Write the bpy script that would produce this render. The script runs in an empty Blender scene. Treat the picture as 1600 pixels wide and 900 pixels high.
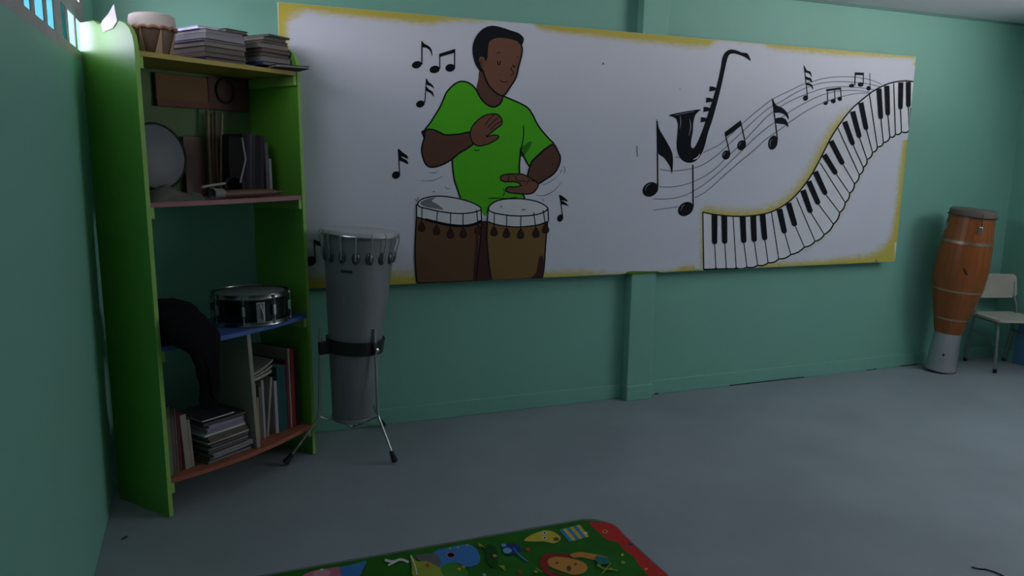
import bpy, bmesh, math, random
import numpy as np
from mathutils import Vector, Matrix, noise
random.seed(7)
C = bpy.context.scene.collection
SC = bpy.context.scene
PI = math.pi

# ------------------------------------------------------------------ camera
FPX = 1202.7
YAW, PITCH, ROLL = 0.381007, -0.171606, 0.0175812
CAM = Vector((.413, -3.943, 1.45))
cy, sy, cp, sp, cr, sr = math.cos(YAW), math.sin(YAW), math.cos(PITCH), math.sin(PITCH), math.cos(ROLL), math.sin(ROLL)
FWD = Vector((sy*cp, cy*cp, sp)); RT0 = Vector((cy, -sy, 0)); UP0 = RT0.cross(FWD)
RT = cr*RT0 + sr*UP0; UP = -sr*RT0 + cr*UP0
def ray(px, py): return RT*((px-800)/FPX) + UP*(-(py-450)/FPX) + FWD
def at_y(px, py, y):                       # point of the vertical plane y = const seen at a pixel
    d = ray(px, py); return CAM + d*((y-CAM.y)/d.y)
def at_z(px, py, z):
    d = ray(px, py); return CAM + d*((z-CAM.z)/d.z)
cam = bpy.data.cameras.new('camera'); co = bpy.data.objects.new('camera', cam); C.objects.link(co)
cam.sensor_width = 36; cam.lens = FPX/1600*36; cam.clip_start = .02; cam.clip_end = 100
M = Matrix.Identity(4)
for i in range(3): M[i][0] = RT[i]; M[i][1] = UP[i]; M[i][2] = -FWD[i]; M[i][3] = CAM[i]
co.matrix_world = M; SC.camera = co

# ------------------------------------------------------------------ materials
def lin(c):
    return tuple(((v/255)/12.92 if v/255 <= .04045 else ((v/255+.055)/1.055)**2.4) for v in c)
MATS = {}
def mat(name, col, rough=.6, var=.12, scale=8., metal=0., spec=.5, bump=0., bscale=60., stretch=None, coat=0.):
    if name in MATS: return MATS[name]
    m = bpy.data.materials.new(name); m.use_nodes = True; nt = m.node_tree; N = nt.nodes; L = nt.links
    b = N['Principled BSDF']; b.inputs['Roughness'].default_value = rough; b.inputs['Metallic'].default_value = metal
    b.inputs['Specular IOR Level'].default_value = spec
    if coat: b.inputs['Coat Weight'].default_value = coat; b.inputs['Coat Roughness'].default_value = .55; b.inputs['Coat IOR'].default_value = 1.9
    tc = N.new('ShaderNodeTexCoord'); src = tc.outputs['Object']
    if stretch:
        mp = N.new('ShaderNodeMapping'); mp.inputs['Scale'].default_value = stretch; L.new(src, mp.inputs[0]); src = mp.outputs[0]
    nz = N.new('ShaderNodeTexNoise'); nz.inputs['Scale'].default_value = scale; nz.inputs['Detail'].default_value = 5
    L.new(src, nz.inputs['Vector'])
    mx = N.new('ShaderNodeMix'); mx.data_type = 'RGBA'
    mx.inputs[6].default_value = (*[max(0, v*(1-var)) for v in col], 1); mx.inputs[7].default_value = (*[min(1, v*(1+var)) for v in col], 1)
    L.new(nz.outputs['Fac'], mx.inputs[0]); L.new(mx.outputs[2], b.inputs['Base Color'])
    if bump:
        n2 = N.new('ShaderNodeTexNoise'); n2.inputs['Scale'].default_value = bscale; n2.inputs['Detail'].default_value = 4
        L.new(src, n2.inputs['Vector']); bp = N.new('ShaderNodeBump'); bp.inputs['Strength'].default_value = bump; bp.inputs['Distance'].default_value = .01
        L.new(n2.outputs['Fac'], bp.inputs['Height']); L.new(bp.outputs['Normal'], b.inputs['Normal'])
    MATS[name] = m; return m

TEAL = mat('mint_wall_paint', (.205, .485, .38), .55, .10, 1.3, bump=.12, bscale=14)
TEALW = TEAL
FLOORM = mat('grey_floor_paint', (.275, .33, .355), .62, .25, 1.6, bump=.05, bscale=30, spec=.35)
CEILM = mat('white_ceiling_paint', (.66, .66, .72), .8, .04, 2)
GREYGR = mat('grey_grille_paint', (.36, .36, .36), .6, .15, 12)
MURALW = mat('mural_white_paint', (.66, .70, .79), .6, .05, 2.2)
GREEN = mat('green_shelf_gloss', (.098, .365, .014), .6, .12, 4, spec=.25, coat=.9)
GREENE = mat('light_green_edge', (.26, .50, .10), .6, .15, 20)
YEL = mat('yellow_shelf_paint', (.36, .29, .04), .55, .15, 9)
PINK = mat('pink_shelf_paint', (.34, .16, .175), .6, .15, 9)
BLUE = mat('blue_shelf_paint', (.045, .11, .36), .5, .15, 9)
ORANGE = mat('orange_shelf_paint', (.36, .115, .065), .55, .15, 9)
CREAM = mat('cream_board', (.30, .29, .245), .6, .10, 12)
BLACK = mat('black_plastic', (.012, .012, .013), .45, .3, 20)
BLACKCL = mat('black_cloth', (.008, .008, .010), .9, .3, 40, spec=.1, bump=.4, bscale=150)
CHROME = mat('chrome', (.62, .62, .62), .22, .05, 10, metal=1)
STEEL = mat('dull_steel', (.40, .41, .42), .42, .12, 14, metal=.85)
DRUMGREY = mat('brushed_grey_shell', (.25, .262, .28), .42, .14, 6, metal=.3, stretch=(18, 18, 1))
SKIN_W = mat('white_drum_skin', (.62, .64, .64), .55, .06, 7)
HIDE = mat('brown_hide', (.30, .25, .19), .7, .25, 9)
WOODC = mat('orange_stave_wood', (.30, .092, .020), .36, .30, 7, stretch=(9, 9, .8), spec=.5)
WOODD = mat('brown_wood', (.11, .06, .035), .5, .3, 10, stretch=(1, 1, 6))
WOODL = mat('pale_stick_wood', (.24, .165, .10), .5, .25, 12, stretch=(4, 4, .6))
ALU = mat('galvanised_base', (.42, .45, .47), .45, .16, 7, metal=.5)
RUBBER = mat('black_rubber', (.012, .012, .012), .7, .2, 20)
CHAIRW = mat('worn_cream_laminate', (.56, .54, .47), .55, .18, 10)
CHAIRT = mat('grey_green_tube', (.20, .25, .235), .45, .2, 14, metal=.3)
BLUEP = mat('blue_plastic', (.07, .20, .36), .5, .12, 8)
PAPER = mat('page_paper', (.36, .35, .31), .8, .14, 60, stretch=(1, 1, 14))
PAPERW = mat('white_paper', (.74, .74, .78), .75, .06, 10)
CARD = mat('orange_card', (.17, .085, .02), .7, .15, 7)
CARDB = mat('red_brown_card', (.11, .045, .035), .7, .15, 7)
PAL = {}
def ink(name, c, rough=.7, var=.06): return mat('paint_'+name, c, rough, var, 9, spec=.12)

# ------------------------------------------------------------------ mesh builder
class MB:
    def __init__(s): s.v = []; s.f = []; s.m = []; s.sm = []; s.attr = {}
    def add(s, verts, faces, m=0, smooth=False):
        o = len(s.v); s.v += [tuple(p) for p in verts]
        for f in faces: s.f.append([i+o for i in f]); s.m.append(m); s.sm.append(smooth)
        return o
    def box(s, lo, hi, bev=0., m=0, X=None):
        bm = bmesh.new(); bmesh.ops.create_cube(bm, size=1)
        for v in bm.verts: v.co = Vector([lo[i]+(v.co[i]+.5)*(hi[i]-lo[i]) for i in range(3)])
        if bev: bmesh.ops.bevel(bm, geom=bm.edges[:], offset=bev, segments=2, affect='EDGES', profile=.5)
        bm.verts.index_update()
        vs = [(X @ v.co) if X else v.co.copy() for v in bm.verts]; s.add(vs, [[v.index for v in f.verts] for f in bm.faces], m)
        bm.free(); return s
    def lathe(s, prof, n=48, m=0, base=Vector((0, 0, 0)), axis=Vector((0, 0, 1)), smooth=True, caps=True):
        a = Vector(axis).normalized(); t = Vector((1, 0, 0)) if abs(a.x) < .8 else Vector((0, 1, 0))
        x = (t - a*t.dot(a)).normalized(); y = a.cross(x); vs = []; fs = []
        for r, h in prof:
            for k in range(n):
                q = 2*PI*k/n; vs.append(Vector(base)+a*h+(x*math.cos(q)+y*math.sin(q))*r)
        for i in range(len(prof)-1):
            for k in range(n):
                k2 = (k+1) % n; fs.append([i*n+k, i*n+k2, (i+1)*n+k2, (i+1)*n+k])
        if caps:
            if prof[0][0] > 1e-5: fs.append([k for k in range(n)][::-1])
            if prof[-1][0] > 1e-5: fs.append([(len(prof)-1)*n+k for k in range(n)])
        s.add(vs, fs, m, smooth); return s
    def tube(s, pts, r, n=10, m=0, closed=False, caps=True):
        pts = [Vector(p) for p in pts]; R = r if isinstance(r, (list, tuple)) else [r]*len(pts); vs = []; fs = []; K = len(pts)
        nrm = None
        for i, p in enumerate(pts):
            if closed: d = pts[(i+1) % K]-pts[i-1]
            else: d = pts[min(i+1, K-1)]-pts[max(i-1, 0)]
            d.normalize()
            if nrm is None:
                t = Vector((0, 0, 1)) if abs(d.z) < .9 else Vector((1, 0, 0)); nrm = (t-d*t.dot(d)).normalized()
            else: nrm = (nrm-d*nrm.dot(d)).normalized()
            b = d.cross(nrm)
            for k in range(n):
                q = 2*PI*k/n; vs.append(p+(nrm*math.cos(q)+b*math.sin(q))*R[i])
        for i in range(K if closed else K-1):
            j = (i+1) % K
            for k in range(n):
                k2 = (k+1) % n; fs.append([i*n+k, i*n+k2, j*n+k2, j*n+k])
        if caps and not closed: fs += [list(range(n))[::-1], [(K-1)*n+k for k in range(n)]]
        s.add(vs, fs, m, True); return s
    def ball(s, c, r, m=0, n=14):
        c = Vector(c); r = Vector((r, r, r)) if not hasattr(r, '__len__') else Vector(r); vs = []; fs = []
        for i in range(n//2+1):
            a = PI*i/(n//2)
            for k in range(n):
                b = 2*PI*k/n; vs.append(c+Vector((r.x*math.sin(a)*math.cos(b), r.y*math.sin(a)*math.sin(b), r.z*math.cos(a))))
        for i in range(n//2):
            for k in range(n):
                k2 = (k+1) % n; fs.append([i*n+k, (i+1)*n+k, (i+1)*n+k2, i*n+k2])
        s.add(vs, fs, m, True); return s
    def prism(s, poly, z0, z1, m=0, X=None, mside=None):          # polygon in xy extruded along z
        n = len(poly); vs = [Vector((p[0], p[1], z0)) for p in poly]+[Vector((p[0], p[1], z1)) for p in poly]
        if X: vs = [X @ v for v in vs]
        o = s.add(vs, [list(range(n))[::-1], list(range(n, 2*n))], m)
        s.add([], [], m)
        for k in range(n):
            k2 = (k+1) % n; s.f.append([o+k, o+k2, o+n+k2, o+n+k]); s.m.append(m if mside is None else mside); s.sm.append(False)
        return s
    def build(s, name, mats, parent=None, mw=None, fixn=True):
        me = bpy.data.meshes.new(name); me.from_pydata(s.v, [], s.f)
        for x in (mats if isinstance(mats, (list, tuple)) else [mats]): me.materials.append(x)
        me.polygons.foreach_set('material_index', s.m); me.polygons.foreach_set('use_smooth', s.sm)
        if s.attr:
            for k, vals in s.attr.items():
                a = me.attributes.new(k, 'FLOAT', 'POINT'); a.data.foreach_set('value', vals)
        if fixn:
            bm = bmesh.new(); bm.from_mesh(me); bmesh.ops.remove_doubles(bm, verts=bm.verts, dist=1e-6) if not s.attr else None
            bmesh.ops.recalc_face_normals(bm, faces=bm.faces); bm.to_mesh(me); bm.free()
        if any(s.sm):
            try: me.set_sharp_from_angle(angle=math.radians(40))
            except Exception: pass
        o = bpy.data.objects.new(name, me); C.objects.link(o)
        if parent: o.parent = parent
        if mw is not None: o.matrix_world = mw
        return o

def tag(o, label=None, cat=None, group=None, kind=None):
    if label: o['label'] = label
    if cat: o['category'] = cat
    if group: o['group'] = group
    if kind: o['kind'] = kind
    return o
def thing(name, label, cat, mw=None, group=None):
    o = bpy.data.objects.new(name, None); o.empty_display_size = .05; C.objects.link(o)
    if mw is not None: o.matrix_world = mw
    return tag(o, label, cat, group)
def T(*p): return Matrix.Translation(Vector(p))
def Rz(a): return Matrix.Rotation(a, 4, 'Z')
def Ry(a): return Matrix.Rotation(a, 4, 'Y')
def Rx(a): return Matrix.Rotation(a, 4, 'X')

# ------------------------------------------------------------------ room shell
RX, RY, RZ = 5.93, -5.6, 2.42
def struct(o, label): return tag(o, label, None, None, 'structure')
WT = .14
struct(MB().box((-WT, RY-WT, -.1), (RX+WT, WT, 0)).build('floor', FLOORM), 'grey painted concrete floor')
struct(MB().box((-WT, RY-WT, RZ), (RX+WT, WT, RZ+.1)).build('ceiling', CEILM), 'white ceiling')
struct(MB().box((-WT, 0, 0), (RX+WT, WT, RZ)).build('wall_back', TEAL), 'mint green wall behind the mural')
SILL = 1.772
# left wall: solid below the grille, solid pier by the corner, lintel band
w = MB().box((-WT, RY, 0), (0, 0, SILL)); w.box((-.008, -.335, SILL), (0, 0, RZ)); w.box((-.008, RY, 2.33), (0, -.335, RZ)); w.box((-.008, RY, SILL), (0, -2.2, 2.33))
struct(w.build('wall_left', TEAL), 'mint green wall under the high window')
# right wall with a high window opening
w = MB().box((RX, RY, 0), (RX+WT, 0, 1.5)); w.box((RX, -1.5, 1.5), (RX+WT, 0, RZ)); w.box((RX, RY, 2.3), (RX+WT, -1.5, RZ)); w.box((RX, RY, 1.5), (RX+WT, -3.5, 2.3))
struct(w.build('wall_right', TEAL), 'mint green wall on the right')
w = MB().box((0, RY-WT, 0), (RX, RY, RZ))  # unseen rear wall, brought closer and darkened to soak up light
struct(w.build('wall_rear', mat('light_absorbing_rear', (.16, .15, .14), .8, .05, 3)), 'unseen dark wall behind the viewer, made to absorb light')
# wall pillar with its plinth
p0 = at_y(985.5, 470, -.065).x; p1 = at_y(1023, 470, -.065).x
pl = MB().box((p0, -.065, 0), (p1, 0, RZ), .004); pl.box((p0-.006, -.078, 0), (p1+.006, 0, .092), .004)
struct(pl.build('pillar', TEAL), 'flat mint green wall pillar under the mural')
b = MB().box((0, -.013, 0), (p0-.006, 0, .09), .004); b.box((p1+.006, -.013, 0), (RX, 0, .09), .004)
struct(b.build('baseboard_back', TEAL), 'mint green baseboard along the mural wall')
b = MB().box((RX-.013, RY, 0), (RX, -.013, .09), .004)
struct(b.build('baseboard_right', TEAL), 'mint green baseboard of the right wall')
# strip under the ceiling with the joint's shadow put into its colour
struct(MB().box((0, -.012, RZ-.014), (RX, 0, RZ), .003).build('shade_strip_1', mat('joint_shadow_green', (.12, .27, .22), .7)), 'dark green strip painted as joint shadow under the ceiling')

# dark strips stand in for the shade in gaps under the baseboard
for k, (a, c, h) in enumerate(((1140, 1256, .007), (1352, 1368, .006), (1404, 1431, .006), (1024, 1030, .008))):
    struct(MB().box((at_y(a, 600, -.0135).x, -.0150, 0), (at_y(c, 590, -.0135).x, -.0125, h), .0008).build(f'shade_strip_{k+2}', mat('gap_shade', (.015, .03, .03), .9)), 'dark strip painted as gap shade under the mint green baseboard')

# high grille window in the left wall, in view
def grille(y0, y1, slots, rows, z0, z1, name, label, tint):
    root = bpy.data.objects.new(name, None); C.objects.link(root); struct(root, label)
    D0, D1 = -.004, .0
    g = MB(); zc = z0
    for (ra, rb) in rows:
        g.box((D0, y0, zc), (D1, y1, ra))
        yc = y0
        for (sa, sb) in sorted(slots):
            g.box((D0, yc, ra), (D1, sa, rb), 0); yc = sb
        g.box((D0, yc, ra), (D1, y1, rb)); zc = rb
    g.box((D0, y0, zc), (D1, y1, z1))
    g.build('window_frame', GREYGR, root)
    for (ra, rb), t in zip(rows, tint):
        MB().box((-.0066, y0, ra-.01), (-.0046, -.775, rb+.01)).build('window_pane', t, root)
        MB().box((-.0066, -.765, ra-.01), (-.0046, y1, rb+.01)).build('window_pane', PALE if t is CYAN else t, root)
    return root
def glass(name, col, rough=.05):
    m = bpy.data.materials.new(name); m.use_nodes = True; N = m.node_tree.nodes; L = m.node_tree.links
    out = N['Material Output']; N.remove(N['Principled BSDF'])
    tr = N.new('ShaderNodeBsdfTransparent')
    nz = N.new('ShaderNodeTexNoise'); nz.inputs['Scale'].default_value = 14; tc = N.new('ShaderNodeTexCoord'); L.new(tc.outputs['Object'], nz.inputs['Vector'])
    mx = N.new('ShaderNodeMix'); mx.data_type = 'RGBA'; mx.inputs[6].default_value = (*[v*.85 for v in col], 1); mx.inputs[7].default_value = (*[min(1, v*1.15) for v in col], 1)
    L.new(nz.outputs['Fac'], mx.inputs[0]); L.new(mx.outputs[2], tr.inputs['Color'])
    gl = N.new('ShaderNodeBsdfGlossy'); gl.inputs['Roughness'].default_value = rough; gl.inputs['Color'].default_value = (.8, .9, 1, 1)
    ms = N.new('ShaderNodeMixShader'); ms.inputs[0].default_value = .04
    L.new(tr.outputs[0], ms.inputs[1]); L.new(gl.outputs[0], ms.inputs[2]); L.new(ms.outputs[0], out.inputs['Surface']); return m
CYAN = glass('cyan_tinted_glass', (.09, .185, .20)); CLEAR = glass('clear_glass', (.93, .95, .96)); PALE = glass('pale_glow_glass', (.64, .63, .74))  # pale panes added beside the shelf so its side panel glows
slots = []
for k in range(3):
    for a, bb in ((-.55, -.42), (-.745, -.60), (-.895, -.80)):
        slots.append((a-.615*k, bb-.615*k))
grille(-2.2, -.335, slots, [(1.812, 1.926), (2.0, 2.114), (2.188, 2.30)], SILL, 2.33, 'window_1', 'high grey slotted window with cyan panes', [CYAN, CLEAR, CLEAR])
def openwin(name, x0, x1, y0, y1, z0, z1, n, label):
    root = bpy.data.objects.new(name, None); C.objects.link(root); struct(root, label)
    f = MB(); f.box((x0, y0, z0), (x1, y1, z0+.03)); f.box((x0, y0, z1-.03), (x1, y1, z1))
    for k in range(n+1):
        yy = y0+(y1-y0-.04)*k/n; f.box((x0, yy, z0+.03), (x1, yy+.04, z1-.03))
    f.build('window_frame', GREYGR, root)
    xm = (x0+x1)/2; MB().box((xm-.002, y0+.01, z0+.01), (xm+.002, y1-.01, z1-.01)).build('window_pane', CLEAR, root)
openwin('window_2', RX+.01, RX+.05, -3.5, -1.5, 1.5, 2.3, 3, 'high window in the right wall')

# ------------------------------------------------------------------ light
wd = bpy.data.worlds.new('sky'); SC.world = wd; wd.use_nodes = True; N = wd.node_tree.nodes; L = wd.node_tree.links
bg = N['Background']; tc = N.new('ShaderNodeTexCoord'); sx = N.new('ShaderNodeSeparateXYZ')
L.new(tc.outputs['Generated'], sx.inputs[0]); mr = N.new('ShaderNodeMapRange'); mr.inputs[1].default_value = -.3; mr.inputs[2].default_value = .7
L.new(sx.outputs['Z'], mr.inputs[0])
def ramp(stops):
    r = N.new('ShaderNodeValToRGB'); e = r.color_ramp.elements
    e[0].position, e[0].color = stops[0][0], (*stops[0][1], 1); e[1].position, e[1].color = stops[-1][0], (*stops[-1][1], 1)
    for p, c in stops[1:-1]: e.new(p).color = (*c, 1)
    L.new(mr.outputs[0], r.inputs[0]); return r
# hazy bright sky on the sunny left side, plainer sky on the right, sunlit ground below
ra = ramp([(.22, (.8, .7, .72)), (.32, (2.3, 2.1, 2.25)), (.50, (1.8, 1.65, 1.85)), (.80, (.5, .5, .6)), (1.0, (.25, .25, .32))])
rb_ = ramp([(.22, (2.35, 2.15, 2.2)), (.32, (.70, .66, .68)), (1.0, (.62, .61, .68))])
mxr = N.new('ShaderNodeMapRange'); mxr.interpolation_type = 'SMOOTHSTEP'; mxr.inputs[1].default_value = -.10; mxr.inputs[2].default_value = .30; L.new(sx.outputs['X'], mxr.inputs[0])
mxw = N.new('ShaderNodeMix'); mxw.data_type = 'RGBA'; L.new(mxr.outputs[0], mxw.inputs[0]); L.new(ra.outputs[0], mxw.inputs[6]); L.new(rb_.outputs[0], mxw.inputs[7])
L.new(mxw.outputs[2], bg.inputs['Color']); bg.inputs['Strength'].default_value = 13.0
def portal(name, loc, sx_, sy_, rot):
    l = bpy.data.lights.new(name, 'AREA'); l.shape = 'RECTANGLE'; l.size = sx_; l.size_y = sy_; l.cycles.is_portal = True
    o = bpy.data.objects.new(name, l); C.objects.link(o); o.location = loc; o.rotation_euler = rot
# area light local -Z is the emitting direction
portal('window_daylight', (-.06, -1.27, 2.05), .56, 1.86, (0, -PI/2, 0))
portal('window_daylight', (RX+.08, -2.5, 1.9), .8, 2.0, (0, PI/2, 0))

# ------------------------------------------------------------------ mural board
YM = -.085
mTL = at_y(674, 23.6, YM); mTR = at_y(1431.5, 88.4, YM); mBL = at_y(617, 445, YM); mBR = at_y(1398, 408.5, YM)
mz1 = (mTL.z+mTR.z)/2; mz0 = (mBL.z+mBR.z)/2; mx0 = at_y(434.5, 30, YM).x; mx1 = (mTR.x+mBR.x)/2
mural = thing('mural_board', 'long white wall board painted with a drummer, a saxophone and wavy piano keys', 'mural', T((mx0+mx1)/2, YM, mz0))
MI = mural.matrix_world.inverted()
bd = MB().box((mx0, YM, mz0), (mx1, YM+.015, mz1), .002)
bd.v = [tuple(MI @ Vector(v)) for v in bd.v]; bd.build('panel', MURALW, mural)
bt = MB()
for zz in (mz0+.05, (mz0+mz1)/2, mz1-.12):
    for a, c in ((mx0+.03, p0-.002), (p1+.002, mx1-.03)):
        bt.box((a, YM+.015, zz), (c, -.002, zz+.05))
bt.v = [tuple(MI @ Vector(v)) for v in bt.v]; bt.build('batten', mat('batten_wood', (.3, .2, .12), .7), mural)

def cat(pts, n=6, closed=True):                                 # Catmull-Rom through the points
    P = [Vector((p[0], p[1])) for p in pts]; K = len(P); out = []
    for i in range(K if closed else K-1):
        if closed: a, b_, c, d = P[i-1], P[i], P[(i+1) % K], P[(i+2) % K]
        else: a, b_, c, d = P[max(i-1, 0)], P[i], P[i+1], P[min(i+2, K-1)]
        for k in range(n):
            t = k/n; out.append(.5*((2*b_)+(c-a)*t+(2*a-5*b_+4*c-d)*t*t+(3*b_-a-3*c+d)*t**3))
    if not closed: out.append(P[-1])
    return out
class Paint:                                                     # flat coats of paint lying on a plane
    def __init__(s, plane, step=.00006): s.mb = MB(); s.mats = []; s.k = 0; s.plane = plane; s.step = step
    def mi(s, m):
        if m not in s.mats: s.mats.append(m)
        return s.mats.index(m)
    def fill(s, pts, m, smooth=True, lift=1, n=5):
        s.k += lift; q = cat(pts, n) if smooth else [Vector(p[:2]) for p in pts]
        s.mb.add([s.plane(p.x, p.y, s.k*s.step) for p in q], [list(range(len(q)))], s.mi(m))
    def line(s, pts, w, m, smooth=True, closed=False, lift=1, taper=0):
        s.k += lift; q = cat(pts, 5, closed) if smooth else [Vector(p[:2]) for p in pts]; K = len(q); L_ = []; R_ = []
        for i in range(K):
            d = (q[(i+1) % K]-q[i-1]) if closed else (q[min(i+1, K-1)]-q[max(i-1, 0)])
            if d.length < 1e-6: d = Vector((1, 0))
            nn = Vector((-d.y, d.x)).normalized()*w/2
            if taper: nn *= max(.15, 1-taper*abs(2*i/(K-1)-1))
            L_.append(s.plane(*(q[i]+nn), s.k*s.step)); R_.append(s.plane(*(q[i]-nn), s.k*s.step))
        fs = [[i, (i+1) % K, K+(i+1) % K, K+i] for i in range(K if closed else K-1)]
        s.mb.add(L_+R_, fs, s.mi(m))
    def ell(s, c, rx, ry, rot, m, lift=1):
        a = math.radians(rot); pts = []
        for k in range(24):
            q = 2*PI*k/24; x = rx*math.cos(q); y = ry*math.sin(q); pts.append((c[0]+x*math.cos(a)-y*math.sin(a), c[1]+x*math.sin(a)+y*math.cos(a)))
        s.fill(pts, m, False, lift)
    def done(s, name, parent, label=None):
        o = s.mb.build(name, s.mats, parent, fixn=False)
        if label: o['label'] = label
        return o
def mplane(px, py, off):
    p = at_y(px, py, YM-.0006-off); p.x = max(mx0+.0004, min(mx1-.0004, p.x)); p.z = max(mz0+.0004, min(mz1-.0004, p.z)); return MI @ p
def Z(ox, oy, s): return lambda pts: [(ox+x/s, oy+y/s) for x, y in pts]
ZA = Z(590, 20, 4.09); ZB = Z(590, 220, 3.75); ZC = Z(980, 50, 2.903); ZD = Z(1180, 70, 4.737); ZE = Z(1080, 100, 2.647)
INK = ink('black', (.006, .008, .012)); SKN = ink('brown_skin', (.190, .092, .058)); SKND = ink('dark_brown_skin', (.115, .058, .042))
SHIRT = ink('green_shirt', (.09, .50, .02)); SHIRTD = ink('dark_green_fold', (.03, .22, .015)); HAIR = ink('black_hair', (.010, .012, .016))
DRW = ink('drum_white', (.70, .73, .76)); DRG = ink('drum_grey', (.20, .22, .24)); DB1 = ink('drum_brown', (.135, .075, .040)); DB2 = ink('drum_olive', (.20, .125, .045)); DBD = ink('drum_dark_red', (.062, .026, .026)); LUGB = ink('lug_dark_brown', (.045, .020, .016))
GREYL = ink('grey_line', (.16, .18, .20)); KEYW = ink('key_white', (.78, .80, .84)); HI = ink('highlight_grey', (.30, .33, .37))

# yellow brushed paint with soft edges
def soft_mat(name, col, sc=45):
    m = MURALW.copy(); m.name = name; N = m.node_tree.nodes; L = m.node_tree.links; b = N['Principled BSDF']
    white = b.inputs['Base Color'].links[0].from_socket
    at = N.new('ShaderNodeAttribute'); at.attribute_name = 'cover'; nz = N.new('ShaderNodeTexNoise'); nz.inputs['Scale'].default_value = sc; nz.inputs['Detail'].default_value = 4
    tc = N.new('ShaderNodeTexCoord'); mp = N.new('ShaderNodeMapping'); mp.inputs['Scale'].default_value = (.5, 1, 1.2); L.new(tc.outputs['Object'], mp.inputs[0]); L.new(mp.outputs[0], nz.inputs['Vector'])
    a = N.new('ShaderNodeMath'); a.operation = 'MULTIPLY_ADD'; a.inputs[1].default_value = .62; a.inputs[2].default_value = -.31; L.new(nz.outputs['Fac'], a.inputs[0])
    d = N.new('ShaderNodeMath'); d.operation = 'ADD'; L.new(at.outputs['Fac'], d.inputs[0]); L.new(a.outputs[0], d.inputs[1])
    r = N.new('ShaderNodeMapRange'); r.interpolation_type = 'SMOOTHSTEP'; r.inputs[1].default_value = -.12; r.inputs[2].default_value = .80; L.new(d.outputs[0], r.inputs[0])
    k = N.new('ShaderNodeMath'); k.operation = 'MULTIPLY'; k.inputs[1].default_value = .93; L.new(r.outputs[0], k.inputs[0])
    mx = N.new('ShaderNodeMix'); mx.data_type = 'RGBA'; L.new(k.outputs[0], mx.inputs[0]); L.new(white, mx.inputs[6]); mx.inputs[7].default_value = (*col, 1); L.new(mx.outputs[2], b.inputs['Base Color'])
    return m
YPAINT = soft_mat('yellow_brushed_paint', (.55, .475, .014))
class Soft:
    def __init__(s): s.mb = MB(); s.c = []
    def strip(s, a, b_, ca, cb, off=.0, n=5):                    # between polylines a and b_, cover ca[i] -> cb[i]
        o = len(s.mb.v); K = len(a); vs = []
        for i in range(K):
            for j in range(n+1):
                t = j/n; x = a[i][0]+(b_[i][0]-a[i][0])*t; y = a[i][1]+(b_[i][1]-a[i][1])*t
                vs.append(mplane(x, y, off)); s.c.append((ca[i] if hasattr(ca, '__len__') else ca)*(1-t)+(cb[i] if hasattr(cb, '__len__') else cb)*t)
        fs = [[i*(n+1)+j, i*(n+1)+j+1, (i+1)*(n+1)+j+1, (i+1)*(n+1)+j] for i in range(K-1) for j in range(n)]
        s.mb.add(vs, fs)
def topy(x): return 23.8+.0855*(x-674)
def boty(x): return 444.6-.0467*(x-617)
def proj(p):
    d = Vector(p)-CAM; return 800+FPX*d.dot(RT)/d.dot(FWD), 450-FPX*d.dot(UP)/d.dot(FWD)
def edge_pts(z, xs): return [(px, None) for px in xs]
def on_edge(px, z):                                             # pixel row where the board's horizontal edge at height z passes px
    lo, hi = -200., 900.
    for _ in range(40):
        m_ = (lo+hi)/2
        if at_y(px, m_, YM).z > z: lo = m_
        else: hi = m_
    return (lo+hi)/2
y_ = Soft(); eps = .0012
xs = [435, 447, 480, 520, 560, 600, 640, 674, 700, 730, 760, 800, 828, 845, 880, 930, 980, 1030, 1080, 1105, 1125, 1190, 1205, 1260, 1320, 1380, 1430]
wid = [26, 24, 15, 17, 17, 18, 19, 20, 13, 11, 8, 5, 5, 12, 14, 15, 17, 18, 19, 18, 7, 7, 11, 13, 13, 10, 8]
cov = [1, 1, .9, 1, 1.1, 1.1, 1.1, 1.1, .7, .6, .4, .0, .0, .9, 1.1, 1.1, 1.2, 1.2, 1.2, 1.1, .3, .35, .9, .9, .8, .75, .7]
a = [(x, on_edge(x, mz1-eps)) for x in xs]; y_.strip(a, [(x, y+wd_*1.25) for (x, y), wd_ in zip(a, wid)], cov, [.75, .55]+[-.25]*(len(xs)-2))
# left edge
lx = [at_y(434.5, 30, YM).x]
def on_side(X, py):
    lo, hi = 0., 1600.
    for _ in range(40):
        m_ = (lo+hi)/2
        if at_y(m_, py, YM).x < X: lo = m_
        else: hi = m_
    return (lo+hi)/2
ys = [34, 44, 80, 120, 200, 300, 400, 420]
a = [(on_side(mx0+.001, y), y) for y in ys]; y_.strip(a, [(x+26, y) for x, y in a], 1.0, -.3, .0001)
ys = [97, 120, 180, 220, 260, 300, 340, 370, 379]
a = [(on_side(mx1-.001, y), y) for y in ys]; y_.strip(a, [(x-w_, y) for (x, y), w_ in zip(a, [6, 5, 9, 13, 15, 14, 15, 20, 28])], [.8, .45, .6, .9, .95, .95, 1, 1, 1], -.25, .0002)
xs = [462, 520, 580, 617, 650, 700, 846, 850, 900, 960, 990, 1040, 1070, 1090, 1100, 1180, 1190, 1240, 1300, 1356, 1374, 1398]
wid = [30, 30, 34, 36, 34, 30, 26, 20, 20, 12, 8, 9, 16, 16, 10, 12, 20, 14, 17, 24, 29, 30]
cov = [1, 1, 1, .95, .9, .6, .5, .8, .75, .4, .25, .35, .95, .8, .3, .3, .8, .7, .85, 1, 1, 1]
a = [(x, on_edge(x, mz0+eps)) for x in xs]; y_.strip(a, [(x, y-w_) for (x, y), w_ in zip(a, wid)], cov, [.3]+[-.25]*(len(xs)-3)+[.05, .9], .0003)
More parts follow.
